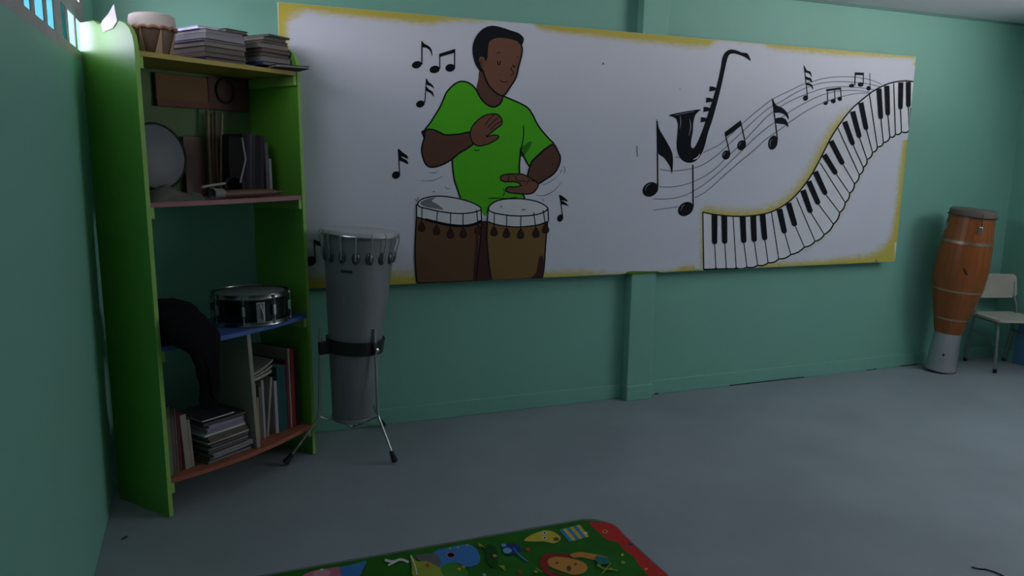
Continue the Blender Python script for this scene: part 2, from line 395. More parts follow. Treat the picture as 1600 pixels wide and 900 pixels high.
# glow painted around the piano keys
PTOP = ZE([(48, 613), (100, 623), (180, 630), (260, 627), (330, 612), (390, 580), (440, 535), (490, 470), (530, 400), (570, 320), (610, 255), (660, 190), (710, 145), (760, 108), (820, 80), (880, 70), (922, 73)])
PBOT = ZE([(52, 848), (102, 845), (145, 845), (186, 843), (230, 840), (275, 832), (318, 822), (362, 806), (412, 788), (468, 757), (512, 733), (550, 705), (588, 662), (614, 614), (637, 573), (655, 535), (675, 495), (695, 458), (712, 427), (727, 395), (750, 365), (770, 343), (795, 325), (822, 302), (845, 290), (870, 280), (903, 275)])
pt = [(p.x, p.y) for p in cat(PTOP, 4, False)]; pb = [(p.x, p.y) for p in cat(PBOT, 3, False)]
def offs(P, w):
    out = []
    for i, p in enumerate(P):
        d = Vector(P[min(i+1, len(P)-1)])-Vector(P[max(i-1, 0)]); n_ = Vector((d.y, -d.x)).normalized(); out.append((p[0]+n_.x*w, p[1]+n_.y*w))
    return out
K = len(pt); y_.strip(pt, offs(pt, 25), [.75 if i < K*.62 else max(-.35, .75-(i-K*.62)/8) for i in range(K)], -.35, .0004)
y_.strip(offs(pb, 3)[26:], offs(pb, -14)[26:], [(.5 if i < 66 else .3) for i in range(26, len(pb))], -.3, .0004)
y_.strip(ZE([(50, 600), (50, 700), (50, 848)]), ZE([(12, 590), (12, 700), (15, 848)]), .55, -.35, .0005)
y_.mb.attr['cover'] = y_.c
yo = y_.mb.build('yellow_border', YPAINT, mural, fixn=False); yo['label'] = 'brushed yellow border paint'
g = Paint(mplane); g.k = 5
g.fill([(976, 428), (980, 424.5), (990, 423.5), (1010, 424), (1026, 423.5), (1032, 425.5), (1033, 424.8), (1032, on_edge(1032, mz0)), (977, on_edge(977, mz0))], ink('green_smear', (.10, .26, .01)), False)
g.done('green_smear', mural, 'green paint smear over the pillar')
# little scuffs
for p, q, w_ in (((995, 228), (996, 245), 1.3), ((942, 98), (943, 101), 2.5), ((1367, 407), (1371, 408), 2), ((1062, 138), (1062.5, 140), 1.2)):
    sc_ = Paint(mplane); sc_.k = 6; sc_.line([p, q], w_, GREYL, False); sc_.done('scuff_mark', mural)

# drummer
d_ = Paint(mplane); d_.k = 3
d_.fill(ZA([(650, 372), (678, 380), (702, 448), (742, 502), (797, 530), (794, 560), (776, 588), (740, 602), (700, 588), (660, 548), (630, 497), (643, 430)]), SKND)
shirt = ZA([(632, 495), (610, 468), (580, 447), (545, 438), (510, 445), (475, 470), (440, 510), (420, 555), (400, 600), (370, 650), (335, 705), (302, 745), (350, 790), (480, 820)])+ZB([(437, 110), (440, 160), (450, 230), (468, 285), (485, 335), (520, 370), (600, 410), (628, 440), (650, 410), (680, 370), (850, 345), (846, 300), (832, 190), (832, 120), (842, 66), (858, 95), (890, 150), (905, 120), (940, 85), (985, 45), (1030, 18)])+ZA([(1105, 815), (1060, 765), (1020, 710), (990, 650), (960, 608), (910, 578), (850, 552), (800, 530), (795, 560), (775, 588), (740, 602), (700, 588), (660, 548)])
d_.fill(shirt, SHIRT, True, 1, 3)
d_.fill(ZA([(280, 758), (310, 742), (318, 756), (300, 805), (285, 780)]), HAIR)
d_.fill(ZA([(945, 840), (975, 820), (985, 835), (955, 890), (925, 920), (912, 900), (920, 860)]), SHIRTD)
d_.line(shirt[:12], 2.5, INK); d_.line(shirt[14:19], 2.5, INK); d_.line(shirt[23:36]+shirt[36:43], 2.5, INK); d_.line(shirt[42:]+shirt[:1], 2.5, INK)
d_.line(ZA([(932, 720), (932, 790), (920, 860), (915, 900)]), 1.6, INK); d_.line(ZB([(838, 40), (832, 120), (833, 195)]), 1.9, INK)
# left arm and hand
arm = ZA([(306, 752), (350, 746), (400, 766), (435, 780), (520, 775), (592, 764), (606, 800), (612, 836), (565, 872), (520, 898)])+ZB([(440, 105), (380, 140), (320, 155), (285, 140), (265, 95), (258, 50), (264, 15)])+ZA([(298, 800)])
d_.fill(arm, SKND); d_.line(arm, 2.5, INK, True, True)
hand = ZA([(592, 766), (608, 722), (645, 682), (690, 654), (735, 646), (768, 650), (786, 668), (795, 688), (790, 716), (752, 744), (717, 774), (699, 792), (738, 782), (768, 784), (774, 796), (748, 818), (700, 840), (655, 850), (622, 842), (600, 812)])
d_.fill(hand, SKN, n=4); d_.line(hand, 1.9, INK, True, True)
d_.line(ZA([(776, 664), (735, 700), (700, 738)]), 1.3, INK); d_.line(ZA([(748, 650), (712, 682), (688, 718)]), 1.3, INK); d_.line(ZA([(792, 690), (752, 716), (722, 748)]), 1.3, INK); d_.line(ZA([(699, 792), (692, 780)]), 1.5, INK)
# right arm and hand
arm2 = ZB([(1030, 20), (1056, 60), (1071, 100), (1060, 150), (1030, 195), (985, 225), (942, 252), (912, 240), (880, 214), (884, 182), (892, 152), (905, 122), (940, 86), (985, 46)])
d_.fill(arm2, SKND); d_.line(arm2, 2.5, INK, True, True)
hand2 = ZB([(942, 256), (930, 285), (908, 306), (870, 313), (800, 307), (762, 300), (752, 284), (768, 270), (810, 270), (834, 263), (832, 250), (802, 240), (742, 239), (722, 226), (725, 206), (752, 197), (800, 194), (850, 196), (882, 212), (922, 234)])
d_.fill(hand2, SKN, n=4); d_.line(hand2, 1.9, INK, True, True)
for L_ in ([(870, 237), (820, 232), (806, 205)], [(762, 236), (770, 215), (764, 200)], [(930, 238), (885, 232), (878, 252)], [(834, 263), (850, 262)]): d_.line(ZB(L_), 1.3, INK)
# head
face = ZA([(700, 185), (740, 166), (790, 160), (850, 168), (900, 185), (919, 207), (924, 245), (916, 290), (902, 340), (891, 390), (875, 432), (846, 476), (812, 524), (783, 526), (745, 502), (710, 462), (686, 412), (674, 374), (656, 345), (648, 312), (652, 285), (668, 279), (684, 297), (692, 308), (702, 280), (705, 230)])
d_.fill(face, SKN, n=3); d_.line(face[4:20], 2.5, INK)
d_.fill(ZA([(655, 376), (626, 332), (609, 272), (607, 215), (624, 160), (655, 118), (692, 92), (735, 82), (790, 92), (850, 112), (902, 130), (933, 160), (931, 188), (920, 207), (912, 196), (888, 180), (842, 167), (785, 160), (737, 168), (713, 190), (706, 232), (703, 280), (691, 312), (682, 292), (668, 279), (652, 285), (648, 312), (656, 345), (668, 372)]), HAIR, n=3)
d_.line(ZA([(666, 296), (662, 320), (674, 345)]), 1.1, INK)
d_.line(ZA([(764, 305), (770, 328), (780, 328), (785, 306)]), 1.8, INK); d_.line(ZA([(866, 330), (870, 345), (880, 342)]), 1.8, INK); d_.line(ZA([(762, 262), (774, 252), (784, 256)]), 1.2, INK); d_.line(ZA([(890, 285), (902, 284)]), 1.1, INK)
d_.line(ZA([(858, 345), (854, 360), (868, 382), (862, 396), (850, 398)]), 1.3, INK); d_.line(ZA([(786, 428), (796, 440), (820, 442), (836, 436)]), 1.2, INK)
d_.line(ZA([(616, 876), (632, 880), (652, 876)]), 1.2, INK); d_.line(ZB([(648, 338), (700, 335), (760, 338), (815, 330)]), 1.2, INK); d_.line(ZB([(735, 325), (746, 300), (738, 280)]), 1.0, INK)
d_.done('painted_drummer', mural, 'painted man in a green shirt')
# painted drums
q = Paint(mplane); q.k = 55
q.fill(ZB([(598, 470), (648, 470), (640, 560), (655, 740), (668, 822), (576, 826), (588, 700), (604, 560)]), DBD, False); q.done('painted_gap', mural, 'dark red gap between the painted drums')
def pdrum(body, bm_, band, head, lugs, shade):
    q = Paint(mplane); q.k = 57
    q.fill(ZB(body), bm_, False); q.line(ZB(body), 2.2, INK, False, True)
    q.fill(ZB(band), DRW, False); q.line(ZB(band), 2.0, INK, False, True)
    q.fill(ZB(head), DRW); q.fill(ZB(shade), DRG) if shade else None
    q.line(ZB(head), 2.0, INK, True, True)
    for (x0, y0, x1, y1) in lugs:
        q.line(ZB([(x0, y0), (x1, y1-18)]), 1.5, INK, False); q.fill(ZB([(x1, y1-30), (x1+16, y1-8), (x1+20, y1+12), (x1+10, y1+25), (x1-10, y1+25), (x1-20, y1+12), (x1-16, y1-8)]), LUGB)
        q.line(ZB([(x1, y1-30), (x1+16, y1-8), (x1+20, y1+12), (x1+10, y1+25), (x1-10, y1+25), (x1-20, y1+12), (x1-16, y1-8)]), .8, INK, True, True)
    return q
def smooth_list(P, n=5): return [(p.x, p.y) for p in cat(P, n, False)]
bodyL = smooth_list([(228, 445), (222, 560), (220, 680), (225, 780), (233, 835)])+[(576, 822)]+smooth_list([(576, 820), (585, 720), (600, 600), (610, 470)])+smooth_list([(608, 472), (560, 488), (500, 496), (420, 490), (340, 475), (280, 460), (228, 446)])
bandL = [(228, 372)]+smooth_list([(228, 446), (280, 461), (340, 476), (420, 492), (500, 497), (560, 489), (610, 470)])+smooth_list([(606, 402), (580, 415), (520, 425), (450, 425), (370, 415), (300, 400), (240, 380)])
headL = [(236, 374), (248, 350), (290, 332), (360, 324), (430, 331), (500, 345), (560, 365), (600, 388), (605, 402), (580, 415), (520, 425), (450, 425), (370, 415), (300, 400), (252, 388)]
q = pdrum(bodyL, DB1, bandL, headL, [(260, 392, 258, 505), (350, 412, 345, 525), (428, 424, 427, 545), (500, 426, 502, 542), (580, 402, 590, 525)], [(250, 365), (285, 342), (340, 332), (318, 352), (350, 372), (385, 402), (330, 396), (275, 385)])
q.line(ZB([(280, 461), (340, 476), (420, 493), (500, 499), (560, 491), (608, 470)]), 4.2, INK)
q.line(ZB([(580, 500), (585, 580), (575, 700), (565, 815)]), 3.2, DBD); q.done('painted_drum', mural, 'painted brown hand drum on the left')
bodyR = smooth_list([(644, 480), (640, 560), (645, 640), (655, 740), (668, 820)])+[(965, 804)]+smooth_list([(965, 803), (976, 740), (985, 600), (996, 475)])+smooth_list([(996, 475), (950, 490), (880, 500), (810, 502), (740, 496), (690, 487), (645, 472)])
bandR = [(648, 402)]+smooth_list([(643, 472), (690, 489), (750, 500), (820, 505), (890, 500), (950, 490), (1001, 470)])+smooth_list([(998, 396), (985, 412), (940, 430), (880, 439), (800, 440), (720, 430), (670, 418), (650, 404)])
headR = [(650, 400), (668, 370), (720, 346), (800, 339), (880, 344), (950, 362), (994, 390), (985, 411), (940, 430), (880, 439), (800, 440), (720, 430), (670, 418)]
q = pdrum(bodyR, DB2, bandR, headR, [(684, 424, 682, 532), (757, 436, 755, 542), (840, 440, 838, 548), (915, 420, 928, 540), (970, 405, 984, 515)], None)
q.fill(ZB([(950, 680), (972, 690), (964, 800), (900, 806), (930, 770)]), DBD); q.line(ZB([(720, 380), (728, 390)]), 1.2, INK); q.line(ZB([(842, 408), (855, 402), (866, 407)]), 1.2, INK)
q.done('painted_drum', mural, 'painted olive brown hand drum on the right')
for L_ in ([(255, 232), (290, 236), (340, 228), (384, 205)], [(300, 186), (330, 188), (355, 180)], [(395, 265), (408, 282), (428, 276)], [(318, 303), (330, 296), (338, 304)], [(218, 340), (232, 350), (240, 326)],
           [(925, 315), (970, 322), (1030, 295), (1082, 240)], [(960, 262), (1010, 240), (1060, 200)], [(1070, 192), (1080, 165)], [(1090, 145), (1098, 170), (1092, 195)], [(965, 340), (972, 355)]):
    mv = Paint(mplane); mv.k = 8; mv.line(ZB(L_), 1.25, GREYL, taper=.6); mv.done('painted_motion_stroke', mural)

# notes
def note(fn, heads, stems, fills, hi=None, k=12):
    n_ = Paint(mplane); n_.k = k
    s_ = 1/ (fn([(1, 0)])[0][0]-fn([(0, 0)])[0][0])
    for (x, y, rx, ry, rot) in heads: c = fn([(x, y)])[0]; n_.ell(c, rx/s_, ry/s_, rot, INK)
    for st in stems: n_.line(fn(st[:-1]), st[-1]/s_, INK, False)
    for f in fills: n_.fill(fn(f), INK, len(f) > 4, n=4)
    for h in hi or []: n_.line(fn(h), 3/s_, HI, taper=.7)
    return n_.done('painted_note', mural)
note(ZA, [(250, 332, 32, 23, -18)], [((283, 330), (283, 182), 8)], [[(281, 178), (298, 196), (330, 215), (347, 243), (348, 278), (336, 244), (310, 224), (282, 218)]])
note(ZA, [(365, 362, 33, 24, -12), (464, 352, 31, 25, -12)], [((397, 358), (397, 262), 7), ((492, 350), (492, 232), 7)], [[(394, 262), (496, 230), (496, 254), (394, 284)]])
note(ZA, [(273, 583, 28, 22, -18)], [((301, 575), (312, 425), 6)], [[(312, 418), (325, 440), (350, 460), (361, 484), (340, 470), (310, 456)], [(308, 468), (330, 490), (352, 505), (359, 538), (340, 514), (307, 496)]])
note(ZB, [(108, 201, 25, 22, -25)], [((129, 195), (122, 50), 6)], [[(120, 46), (150, 70), (172, 85), (178, 106), (150, 94), (124, 86)], [(125, 86), (150, 103), (172, 115), (178, 137), (150, 124), (126, 113)]])
note(ZB, [(1070, 453, 17, 23, 20)], [((1085, 445), (1068, 322), 5)], [[(1065, 316), (1098, 335), (1115, 356), (1090, 350), (1072, 346)], [(1073, 350), (1100, 362), (1119, 382), (1090, 374), (1076, 371)]])
note(lambda P: P, [(485, 408, 9.5, 7.5, -25)], [((492.5, 405), (491, 377), 2.2)], [[(490, 374), (503, 379), (503, 386), (490, 381)]])
note(ZC, [(105, 714, 38, 31, -35)], [((139, 702), (136, 404), 6)], [[(134, 398), (146, 440), (175, 490), (203, 545), (208, 592), (203, 642), (194, 610), (168, 572), (138, 538)]], [[(82, 720), (88, 700), (108, 688)]])
note(ZC, [(265, 803, 38, 29, -38)], [((299, 795), (298, 602), 6)], [], [[(242, 812), (250, 792), (262, 784)]])
note(ZC, [(449, 558, 18, 22, 25), (519, 514, 19, 24, 25)], [((466, 552), (444, 460), 5), ((537, 506), (514, 404), 5)], [[(442, 455), (515, 400), (519, 424), (446, 478)]], [[(436, 560), (445, 545)], [(506, 516), (515, 500)]])
note(ZC, [(661, 502, 21, 33, 15)], [((682, 490), (660, 308), 5)], [[(658, 300), (675, 330), (705, 345), (728, 370), (732, 397), (715, 376), (690, 366), (666, 362)], [(672, 393), (700, 388), (722, 400), (732, 432), (715, 420), (674, 413)]], [[(650, 520), (648, 500), (660, 486)]])
note(ZD, [(373, 394, 18, 21, 20)], [((388, 390), (363, 158), 6)], [[(360, 150), (382, 188), (408, 198), (419, 238), (398, 212), (366, 200)], [(369, 232), (390, 240), (412, 248), (424, 280), (400, 264), (374, 256)], [(378, 282), (400, 285), (422, 298), (430, 332), (408, 305), (380, 298)]])
note(ZD, [(521, 431, 16, 15, 0), (578, 416, 18, 17, 0), (626, 400, 17, 16, 0)], [((536, 428), (536, 332), 6), ((591, 412), (587, 325), 6), ((637, 398), (633, 320), 6)], [[(526, 328), (634, 315), (634, 331), (526, 344)]])
note(ZD, [(714, 303, 20, 14, -10), (780, 294, 22, 17, 0)], [((738, 298), (741, 208), 7), ((800, 290), (802, 208), 7)], [[(738, 204), (804, 206), (804, 226), (738, 224)]])
note(ZD, [(839, 322, 17, 17, 0)], [((851, 318), (848, 210), 5)], [])
st = Paint(mplane); st.k = 7
for c_, dd in (([(215, 567), (240, 569)], None), ([(345, 547), (420, 510), (480, 455), (540, 400), (600, 350), (660, 305)], [(0+284, 326), (350, 295), (430, 270), (520, 247), (620, 237), (720, 238), (800, 248), (870, 265), (935, 292)]),
               ([(148, 622), (200, 630), (260, 625), (330, 608), (400, 565), (460, 510), (520, 455), (580, 398)], [(100, 470), (200, 415), (300, 355), (400, 310), (500, 282), (620, 272), (740, 278), (840, 290), (930, 312)]),
               ([(145, 702), (200, 703), (270, 690), (340, 660), (400, 620), (450, 570), (520, 505), (575, 446)], [(90, 530), (200, 450), (300, 398), (420, 350), (520, 320), (640, 310), (760, 316), (860, 330), (905, 338)]),
               ([(118, 757), (180, 757), (250, 745), (320, 710), (380, 668), (440, 615), (510, 548), (575, 485)], [(80, 620), (180, 550), (280, 480), (400, 415), (500, 370), (620, 342), (740, 338), (850, 350)]),
               ([(118, 808), (180, 800), (235, 792)], None), ([(306, 752), (360, 722), (430, 660), (510, 590), (575, 537)], [(80, 700), (180, 630), (260, 570), (380, 490), (500, 430), (620, 390), (740, 362), (845, 357)])):
    st.line(ZC(c_)+(ZD(dd) if dd else []), 1.15, GREYL)
st.done('painted_staff', mural, 'five curved grey music lines')
sx = Paint(mplane); sx.k = 14
sx.fill(ZC([(190, 377), (250, 363), (330, 351), (320, 364), (308, 380), (300, 412), (298, 450), (291, 490), (290, 520), (302, 526), (318, 502), (332, 470), (347, 430), (367, 370), (390, 300), (410, 230), (424, 165), (432, 118), (445, 93), (466, 80), (492, 82), (520, 93), (546, 98), (561, 131), (545, 121), (525, 110), (492, 99), (470, 99), (459, 110), (452, 132), (441, 180), (426, 250), (406, 330), (386, 400), (366, 460), (351, 520), (332, 562), (305, 588), (275, 593), (248, 580), (230, 550), (224, 510), (228, 460), (230, 420), (222, 395), (205, 385)]), INK, n=4)
for x, y in ((340, 397), (353, 350), (365, 308), (380, 257)): sx.fill(ZC([(x-6, y-10), (x+9, y-10), (x+26, y-3), (x+24, y+6), (x+8, y+11), (x-6, y+11)]), INK, False); sx.line(ZC([(x-8, y+12), (x+14, y+4)]), 1.5, INK, False)
sx.line(ZC([(240, 380), (243, 410), (238, 440)]), 1.4, HI, taper=.6); sx.line(ZC([(283, 395), (288, 430), (280, 470)]), 1.6, HI, taper=.6); sx.line(ZC([(300, 578), (318, 570), (330, 553)]), 2.0, KEYW, taper=.6); sx.line(ZC([(215, 378), (260, 368), (305, 360)]), .9, HI, taper=.6)
sx.done('painted_saxophone', mural, 'painted black saxophone')
# piano keys
pk = Paint(mplane); pk.k = 16
mid = lambda a, b_, t: (a[0]+(b_[0]-a[0])*t, a[1]+(b_[1]-a[1])*t)
scal = []
for i in range(len(PBOT)-1):
    a, c = PBOT[i], PBOT[i+1]; dx, dy = c[0]-a[0], c[1]-a[1]; ln = math.hypot(dx, dy); nx, ny = -dy/ln, dx/ln
    for t, h in ((0, 0), (.2, 1.5), (.5, 2.4), (.8, 1.5)): scal.append((a[0]+dx*t+nx*h, a[1]+dy*t+ny*h))
scal.append(PBOT[-1])
outline = pt+[(PTOP[-1][0], PTOP[-1][1]), PBOT[-1]]+scal[::-1]
pk.fill(pt+[ZE([(918, 275)])[0]]+scal[::-1], KEYW, False)
pk.line(scal, 2.3, INK, False); pk.line(pt, 2.2, INK, False); pk.line([PTOP[0], PBOT[0]], 1.9, INK, False); pk.line(ZE([(50, 850), (190, 847)]), 2.6, INK, False); pk.line(ZE([(907, 180), (903, 276)]), 1.3, INK, False)
BK = {1: ((97, 622), (97, 745)), 2: ((137, 626), (139, 743)), 4: ((213, 630), (218, 740)), 5: ((257, 628), (261, 735)), 6: ((295, 622), (305, 728)), 8: ((365, 600), (387, 700)), 9: ((402, 575), (430, 670)), 11: ((462, 522), (495, 615)), 12: ((486, 485), (527, 580)), 13: ((513, 445), (557, 540)), 15: ((550, 375), (600, 455)), 16: ((578, 318), (628, 415)), 18: ((635, 238), (670, 335)), 19: ((668, 196), (697, 305)), 20: ((702, 160), (725, 272)), 22: ((777, 102), (785, 227)), 23: ((810, 90), (814, 212)), 25: ((868, 76), (866, 187)), 26: ((899, 74), (899, 178))}
LN = {3: (173, 630), 7: (332, 612), 10: (435, 552), 14: (533, 408), 17: (607, 265), 21: (737, 122), 24: (838, 80)}
for i in range(1, 27):
    b_ = PBOT[i] if i < len(PBOT) else PBOT[-1]
    if i in BK: pk.line([ZE([BK[i][1]])[0], b_], 1.5, INK, False)
    else: pk.line([ZE([LN[i]])[0], b_], 1.5, INK, False)
for i, (a, c) in BK.items():
    wl = 12 - .12*max(0, i-8); d = Vector(c)-Vector(a); n_ = Vector((-d.y, d.x)).normalized()*wl; u = d.normalized()
    a, c = Vector(a), Vector(c); wn = .92
    pk.fill(ZE([tuple(a+n_), tuple(c+n_*wn-u*8), tuple(c+n_*.6), tuple(c-n_*.6), tuple(c-n_*wn-u*8), tuple(a-n_)]), INK, False)
pk.done('painted_piano_keys', mural, 'wavy painted keyboard')

# ------------------------------------------------------------------ bookshelf
A = math.radians(37.5); t_ = math.radians(1.1)
Uv = Vector((math.cos(A), math.sin(A), 0)); V0 = Vector((-math.sin(A), math.cos(A), 0)); Zw = Vector((0, 0, 1))
Zl = Zw*math.cos(t_)+V0*math.sin(t_); Vl = V0*math.cos(t_)-Zw*math.sin(t_)
S = Matrix.Identity(4)
SO = Vector((.226, -.786, .003))
for i in range(3): S[i][0] = Uv[i]; S[i][1] = Vl[i]; S[i][2] = Zl[i]; S[i][3] = SO[i]
SW, SD = .80, .33
ZY, ZP, ZB_, ZO = 1.796, 1.246, .690, .152
shelf = thing('bookshelf', 'tall green open bookshelf with yellow, pink, blue and orange boards in the corner', 'bookshelf', S)
prof = [(0, 0), (SD, 0), (SD, 1.918), (.235, 1.918), (.21, 1.904), (.17, 1.900), (.11, 1.905), (.075, 1.903), (.045, 1.892), (.02, 1.872), (.006, 1.845), (0, 1.81)]
Xp = Matrix(((0, 0, 1, 0), (1, 0, 0, 0), (0, 1, 0, 0), (0, 0, 0, 1)))      # xy profile -> v,z ; extrude along u
for u0 in (0, SW-.018):
    MB().prism(prof, u0, u0+.018, 0, Xp, 1).build('side_panel', [GREEN, GREENE], shelf)
def board(z, m, bul, name='shelf_board'):
    P = []
    for k in range(17):
        t = k/16; u = .018+(SW-.036)*t; P.append((u, -bul*(1-(2*t-1)**2)+.004))
    P += [(SW-.018, SD-.01), (.018, SD-.01)]
    o = MB().prism(P, z-.018, z).build(name, m, shelf); return o
board(ZY, YEL, 0)['label'] = 'yellow top board'; board(ZP, PINK, .04)['label'] = 'pink board'; board(ZB_, BLUE, .045)['label'] = 'blue board'; board(ZO, ORANGE, .05)['label'] = 'orange lowest board'
for z in (ZY, ZP, ZB_, ZO):
    for u0, u1 in ((.018, .036), (SW-.036, SW-.018)):
        MB().box((u0, .004, z-.062), (u1, .30, z-.018), .003).build('cleat', GREENE, shelf)
MB().box((.018, SD-.012, ZP-.018), (SW-.018, SD-.004, ZY-.018)).build('back_panel', mat('dark_green_back', (.07, .16, .045), .6), shelf)
dv = MB().box((-.010, 0, 0), (.010, .29, ZB_-.018-ZO), .002)
dv.v = [(x-.022*z/(ZB_-.018-ZO), y, z) for x, y, z in dv.v]
dv.v = [(x+.438, y-.025, z+ZO) for x, y, z in dv.v]; dv.build('divider', CREAM, shelf)['label'] = 'cream upright divider'

def place(o, u, v, z, rot=Matrix.Identity(4)): o.matrix_world = S @ T(u, v, z) @ rot; return o
# --- books
BOOKC = {}
def bmat(name, c): return mat('cover_'+name, c, .7, .15, 14, spec=.2)
def book(w, d, t, cov, label, group, pages=PAPER, spine='front', name='book'):
    """cover as the thing's own mesh: x = width, y = depth, z = thickness, origin at the bottom centre"""
    c = min(.0022, t*.18); m = MB()
    m.box((-w/2, -d/2, 0), (w/2, d/2, c)); m.box((-w/2, -d/2, t-c), (w/2, d/2, t))
    if spine == 'front': m.box((-w/2, -d/2, c), (w/2, -d/2+c, t-c))
    elif spine == 'back': m.box((-w/2, d/2-c, c), (w/2, d/2, t-c))
    elif spine == 'left': m.box((-w/2, -d/2, c), (-w/2+c, d/2, t-c))
    o = m.build(name, cov); tag(o, label, name, group)
    e_ = .003; g0 = c+.0002
    lo = [-w/2+e_, -d/2+e_, g0]; hi = [w/2-e_, d/2-e_, t-g0]
    pg = MB().box(lo, hi); pg.build('pages', pages, o)
    return o
ORD = ['topmost', 'second from the top', 'third from the top', 'fourth from the top', 'fifth from the top', 'sixth from the top', 'seventh from the top', 'eighth from the top', 'ninth from the top', 'tenth from the top', 'eleventh from the top', 'twelfth from the top', 'thirteenth from the top', 'fourteenth from the top']
DK = bmat('charcoal', (.035, .035, .04)); BR = bmat('brown', (.13, .10, .075)); NV = bmat('navy', (.03, .035, .13)); GN = bmat('dark_green', (.02, .075, .055)); WH = bmat('white', (.36, .36, .40)); LV = bmat('lavender', (.42, .45, .78)); MR = bmat('maroon', (.14, .025, .035)); CRM = bmat('cream', (.30, .285, .235)); GY = bmat('grey', (.12, .12, .115)); TL = bmat('deep_teal', (.02, .085, .085)); RD = bmat('red', (.30, .035, .03)); OL = bmat('olive', (.22, .20, .12))
PG = mat('grey_pages', (.22, .21, .20), .8, .25, 70, stretch=(1, 1, 16)); PD = mat('brown_pages', (.13, .118, .105), .8, .25, 70, stretch=(1, 1, 16)); PLV = mat('lavender_pages', (.25, .245, .27), .8, .15, 70, stretch=(1, 1, 16))
def stack(items, u, v, z, where, group, k_=1.0):
    n = len(items)
    for i, (nm, cm, w, d, t, du, dv_, ang, pg, sp) in enumerate(items):     # bottom to top
        lab = f'{nm} book in the {where}, {ORD[n-1-i]}'; t *= k_
        o = book(w, d, t, cm, lab, group, pg, sp); place(o, u+du, v+dv_, z, Rz(math.radians(ang))); z += t+.0004
    return z
stack([('dark navy', NV, .20, .25, .014, .005, .01, 0, PD, 'left'), ('brown', BR, .205, .24, .016, .0, .0, 1, PD, 'left'), ('black-covered', DK, .20, .25, .022, .0, .005, -1, PD, 'back'), ('olive', OL, .21, .24, .016, .0, .0, 1.5, PG, 'back'),
       ('dark blue-backed', NV, .215, .24, .009, -.004, .0, 0, PG, 'back'), ('white-edged thick', WH, .20, .25, .024, -.005, .0, 2, PLV, 'back'), ('pale grey', GY, .185, .24, .012, .0, .0, 0, PLV, 'back'), ('bright lavender', LV, .10, .20, .012, -.05, .01, -2, PAPERW, 'back')], .415, .135, ZY+.0006, 'left stack on the yellow board', 'books in the left stack on the yellow board', 1.06)
o = book(.115, .22, .014, DK, 'small dark book beside the lavender one on the left stack', 'books in the left stack on the yellow board', PD, 'back'); place(o, .478, .13, ZY+.0006+.1231, Rz(.02))
stack([('wide flat black', DK, .15, .12, .010, .014, -.166, -22, PG, 'back'), ('navy', NV, .17, .23, .012, .0, .0, 2, PG, 'left'), ('grey', GY, .165, .23, .018, .004, .0, -2, PG, 'back'), ('charcoal', DK, .165, .22, .012, .0, .0, 2, PD, 'back'), ('maroon-backed', MR, .16, .23, .014, .006, .0, 0, PD, 'back'),
       ('olive', OL, .16, .22, .016, .0, .0, -3, PG, 'back'), ('black', DK, .15, .22, .010, .0, .0, 2, PD, 'back'), ('brown', BR, .13, .20, .014, .012, .0, 0, PD, 'back'), ('blue-black', GN, .135, .20, .006, .020, -.01, 6, PD, 'back')], .69, .14, ZY+.0006, 'right stack on the yellow board', 'books in the right stack on the yellow board', 1.28)
o = book(.055, .16, .010, WH, 'small white booklet lying between the two stacks on the yellow board', 'books in the right stack on the yellow board', PAPERW, 'back'); place(o, .569, .14, ZY+.0008)
# hand drum on the top board
hd = thing('hand_drum', 'small wooden hand drum with pale skin and laced triangles on the yellow board', 'drum', S @ T(.148, .10, ZY+.0005))
MB().lathe([(.060, 0), (.066, .02), (.076, .08), (.080, .118)], 40).build('shell', WOODD, hd)
MB().lathe([(.0, .152), (.070, .152), (.080, .146), (.0835, .13), (.083, .10), (.0805, .098), (.0805, .119), (.0, .119)], 40, caps=False).build('drumhead', mat('pale_hide', (.50, .46, .42), .6, .25, 18), hd)
for k in range(7):
    q = 2*PI*k/7; q2 = q+PI/7; q0 = q-PI/7; g = MB(); r0, r1 = .087, .069
    g.add([(r0*math.cos(q)*.985, r0*math.sin(q)*.985, .10), (r1*math.cos(q0+.12), r1*math.sin(q0+.12), .004), (r1*math.cos(q0+.5), r1*math.sin(q0+.5), .004), (r0*math.cos(q)*.95, r0*math.sin(q)*.95, .10), ((r1-.004)*math.cos(q0+.12), (r1-.004)*math.sin(q0+.12), .004), ((r1-.004)*math.cos(q0+.5), (r1-.004)*math.sin(q0+.5), .004)],
          [[0, 1, 2], [5, 4, 3], [0, 3, 4, 1], [1, 4, 5, 2], [2, 5, 3, 0]])
    g.build('lacing_strap', mat('tan_leather', (.36, .25, .15), .7), hd)
g = MB(); g.tube([(.0845*math.cos(2*PI*k/40), .0845*math.sin(2*PI*k/40), .098+.004*math.sin(k*2.2)) for k in range(40)], .006, 8, closed=True); g.build('rope_ring', mat('reddish_rope', (.34, .17, .10), .8), hd)
# folded paper on the panel's top
pp = MB(); pp.prism([(0, 0), (.10, 0), (.085, .012), (.05, .03), (.012, .060)], 0, .0015, 0, Matrix(((0, 0, 1, 0), (1, 0, 0, 0), (0, 1, 0, 0), (0, 0, 0, 1))))
pp.prism([(.03, -.022), (.09, -.03), (.10, 0), (.0, 0)], 0, .0012, 0, Matrix(((0, 0, 1, 0), (1, 0, 0, 0), (0, 1, 0, 0), (0, 0, 0, 1))))
o = pp.build('paper_sheet', PAPERW); tag(o, 'torn white paper standing against the top of the green side panel', 'paper'); place(o, -.0035, .085, 1.902)

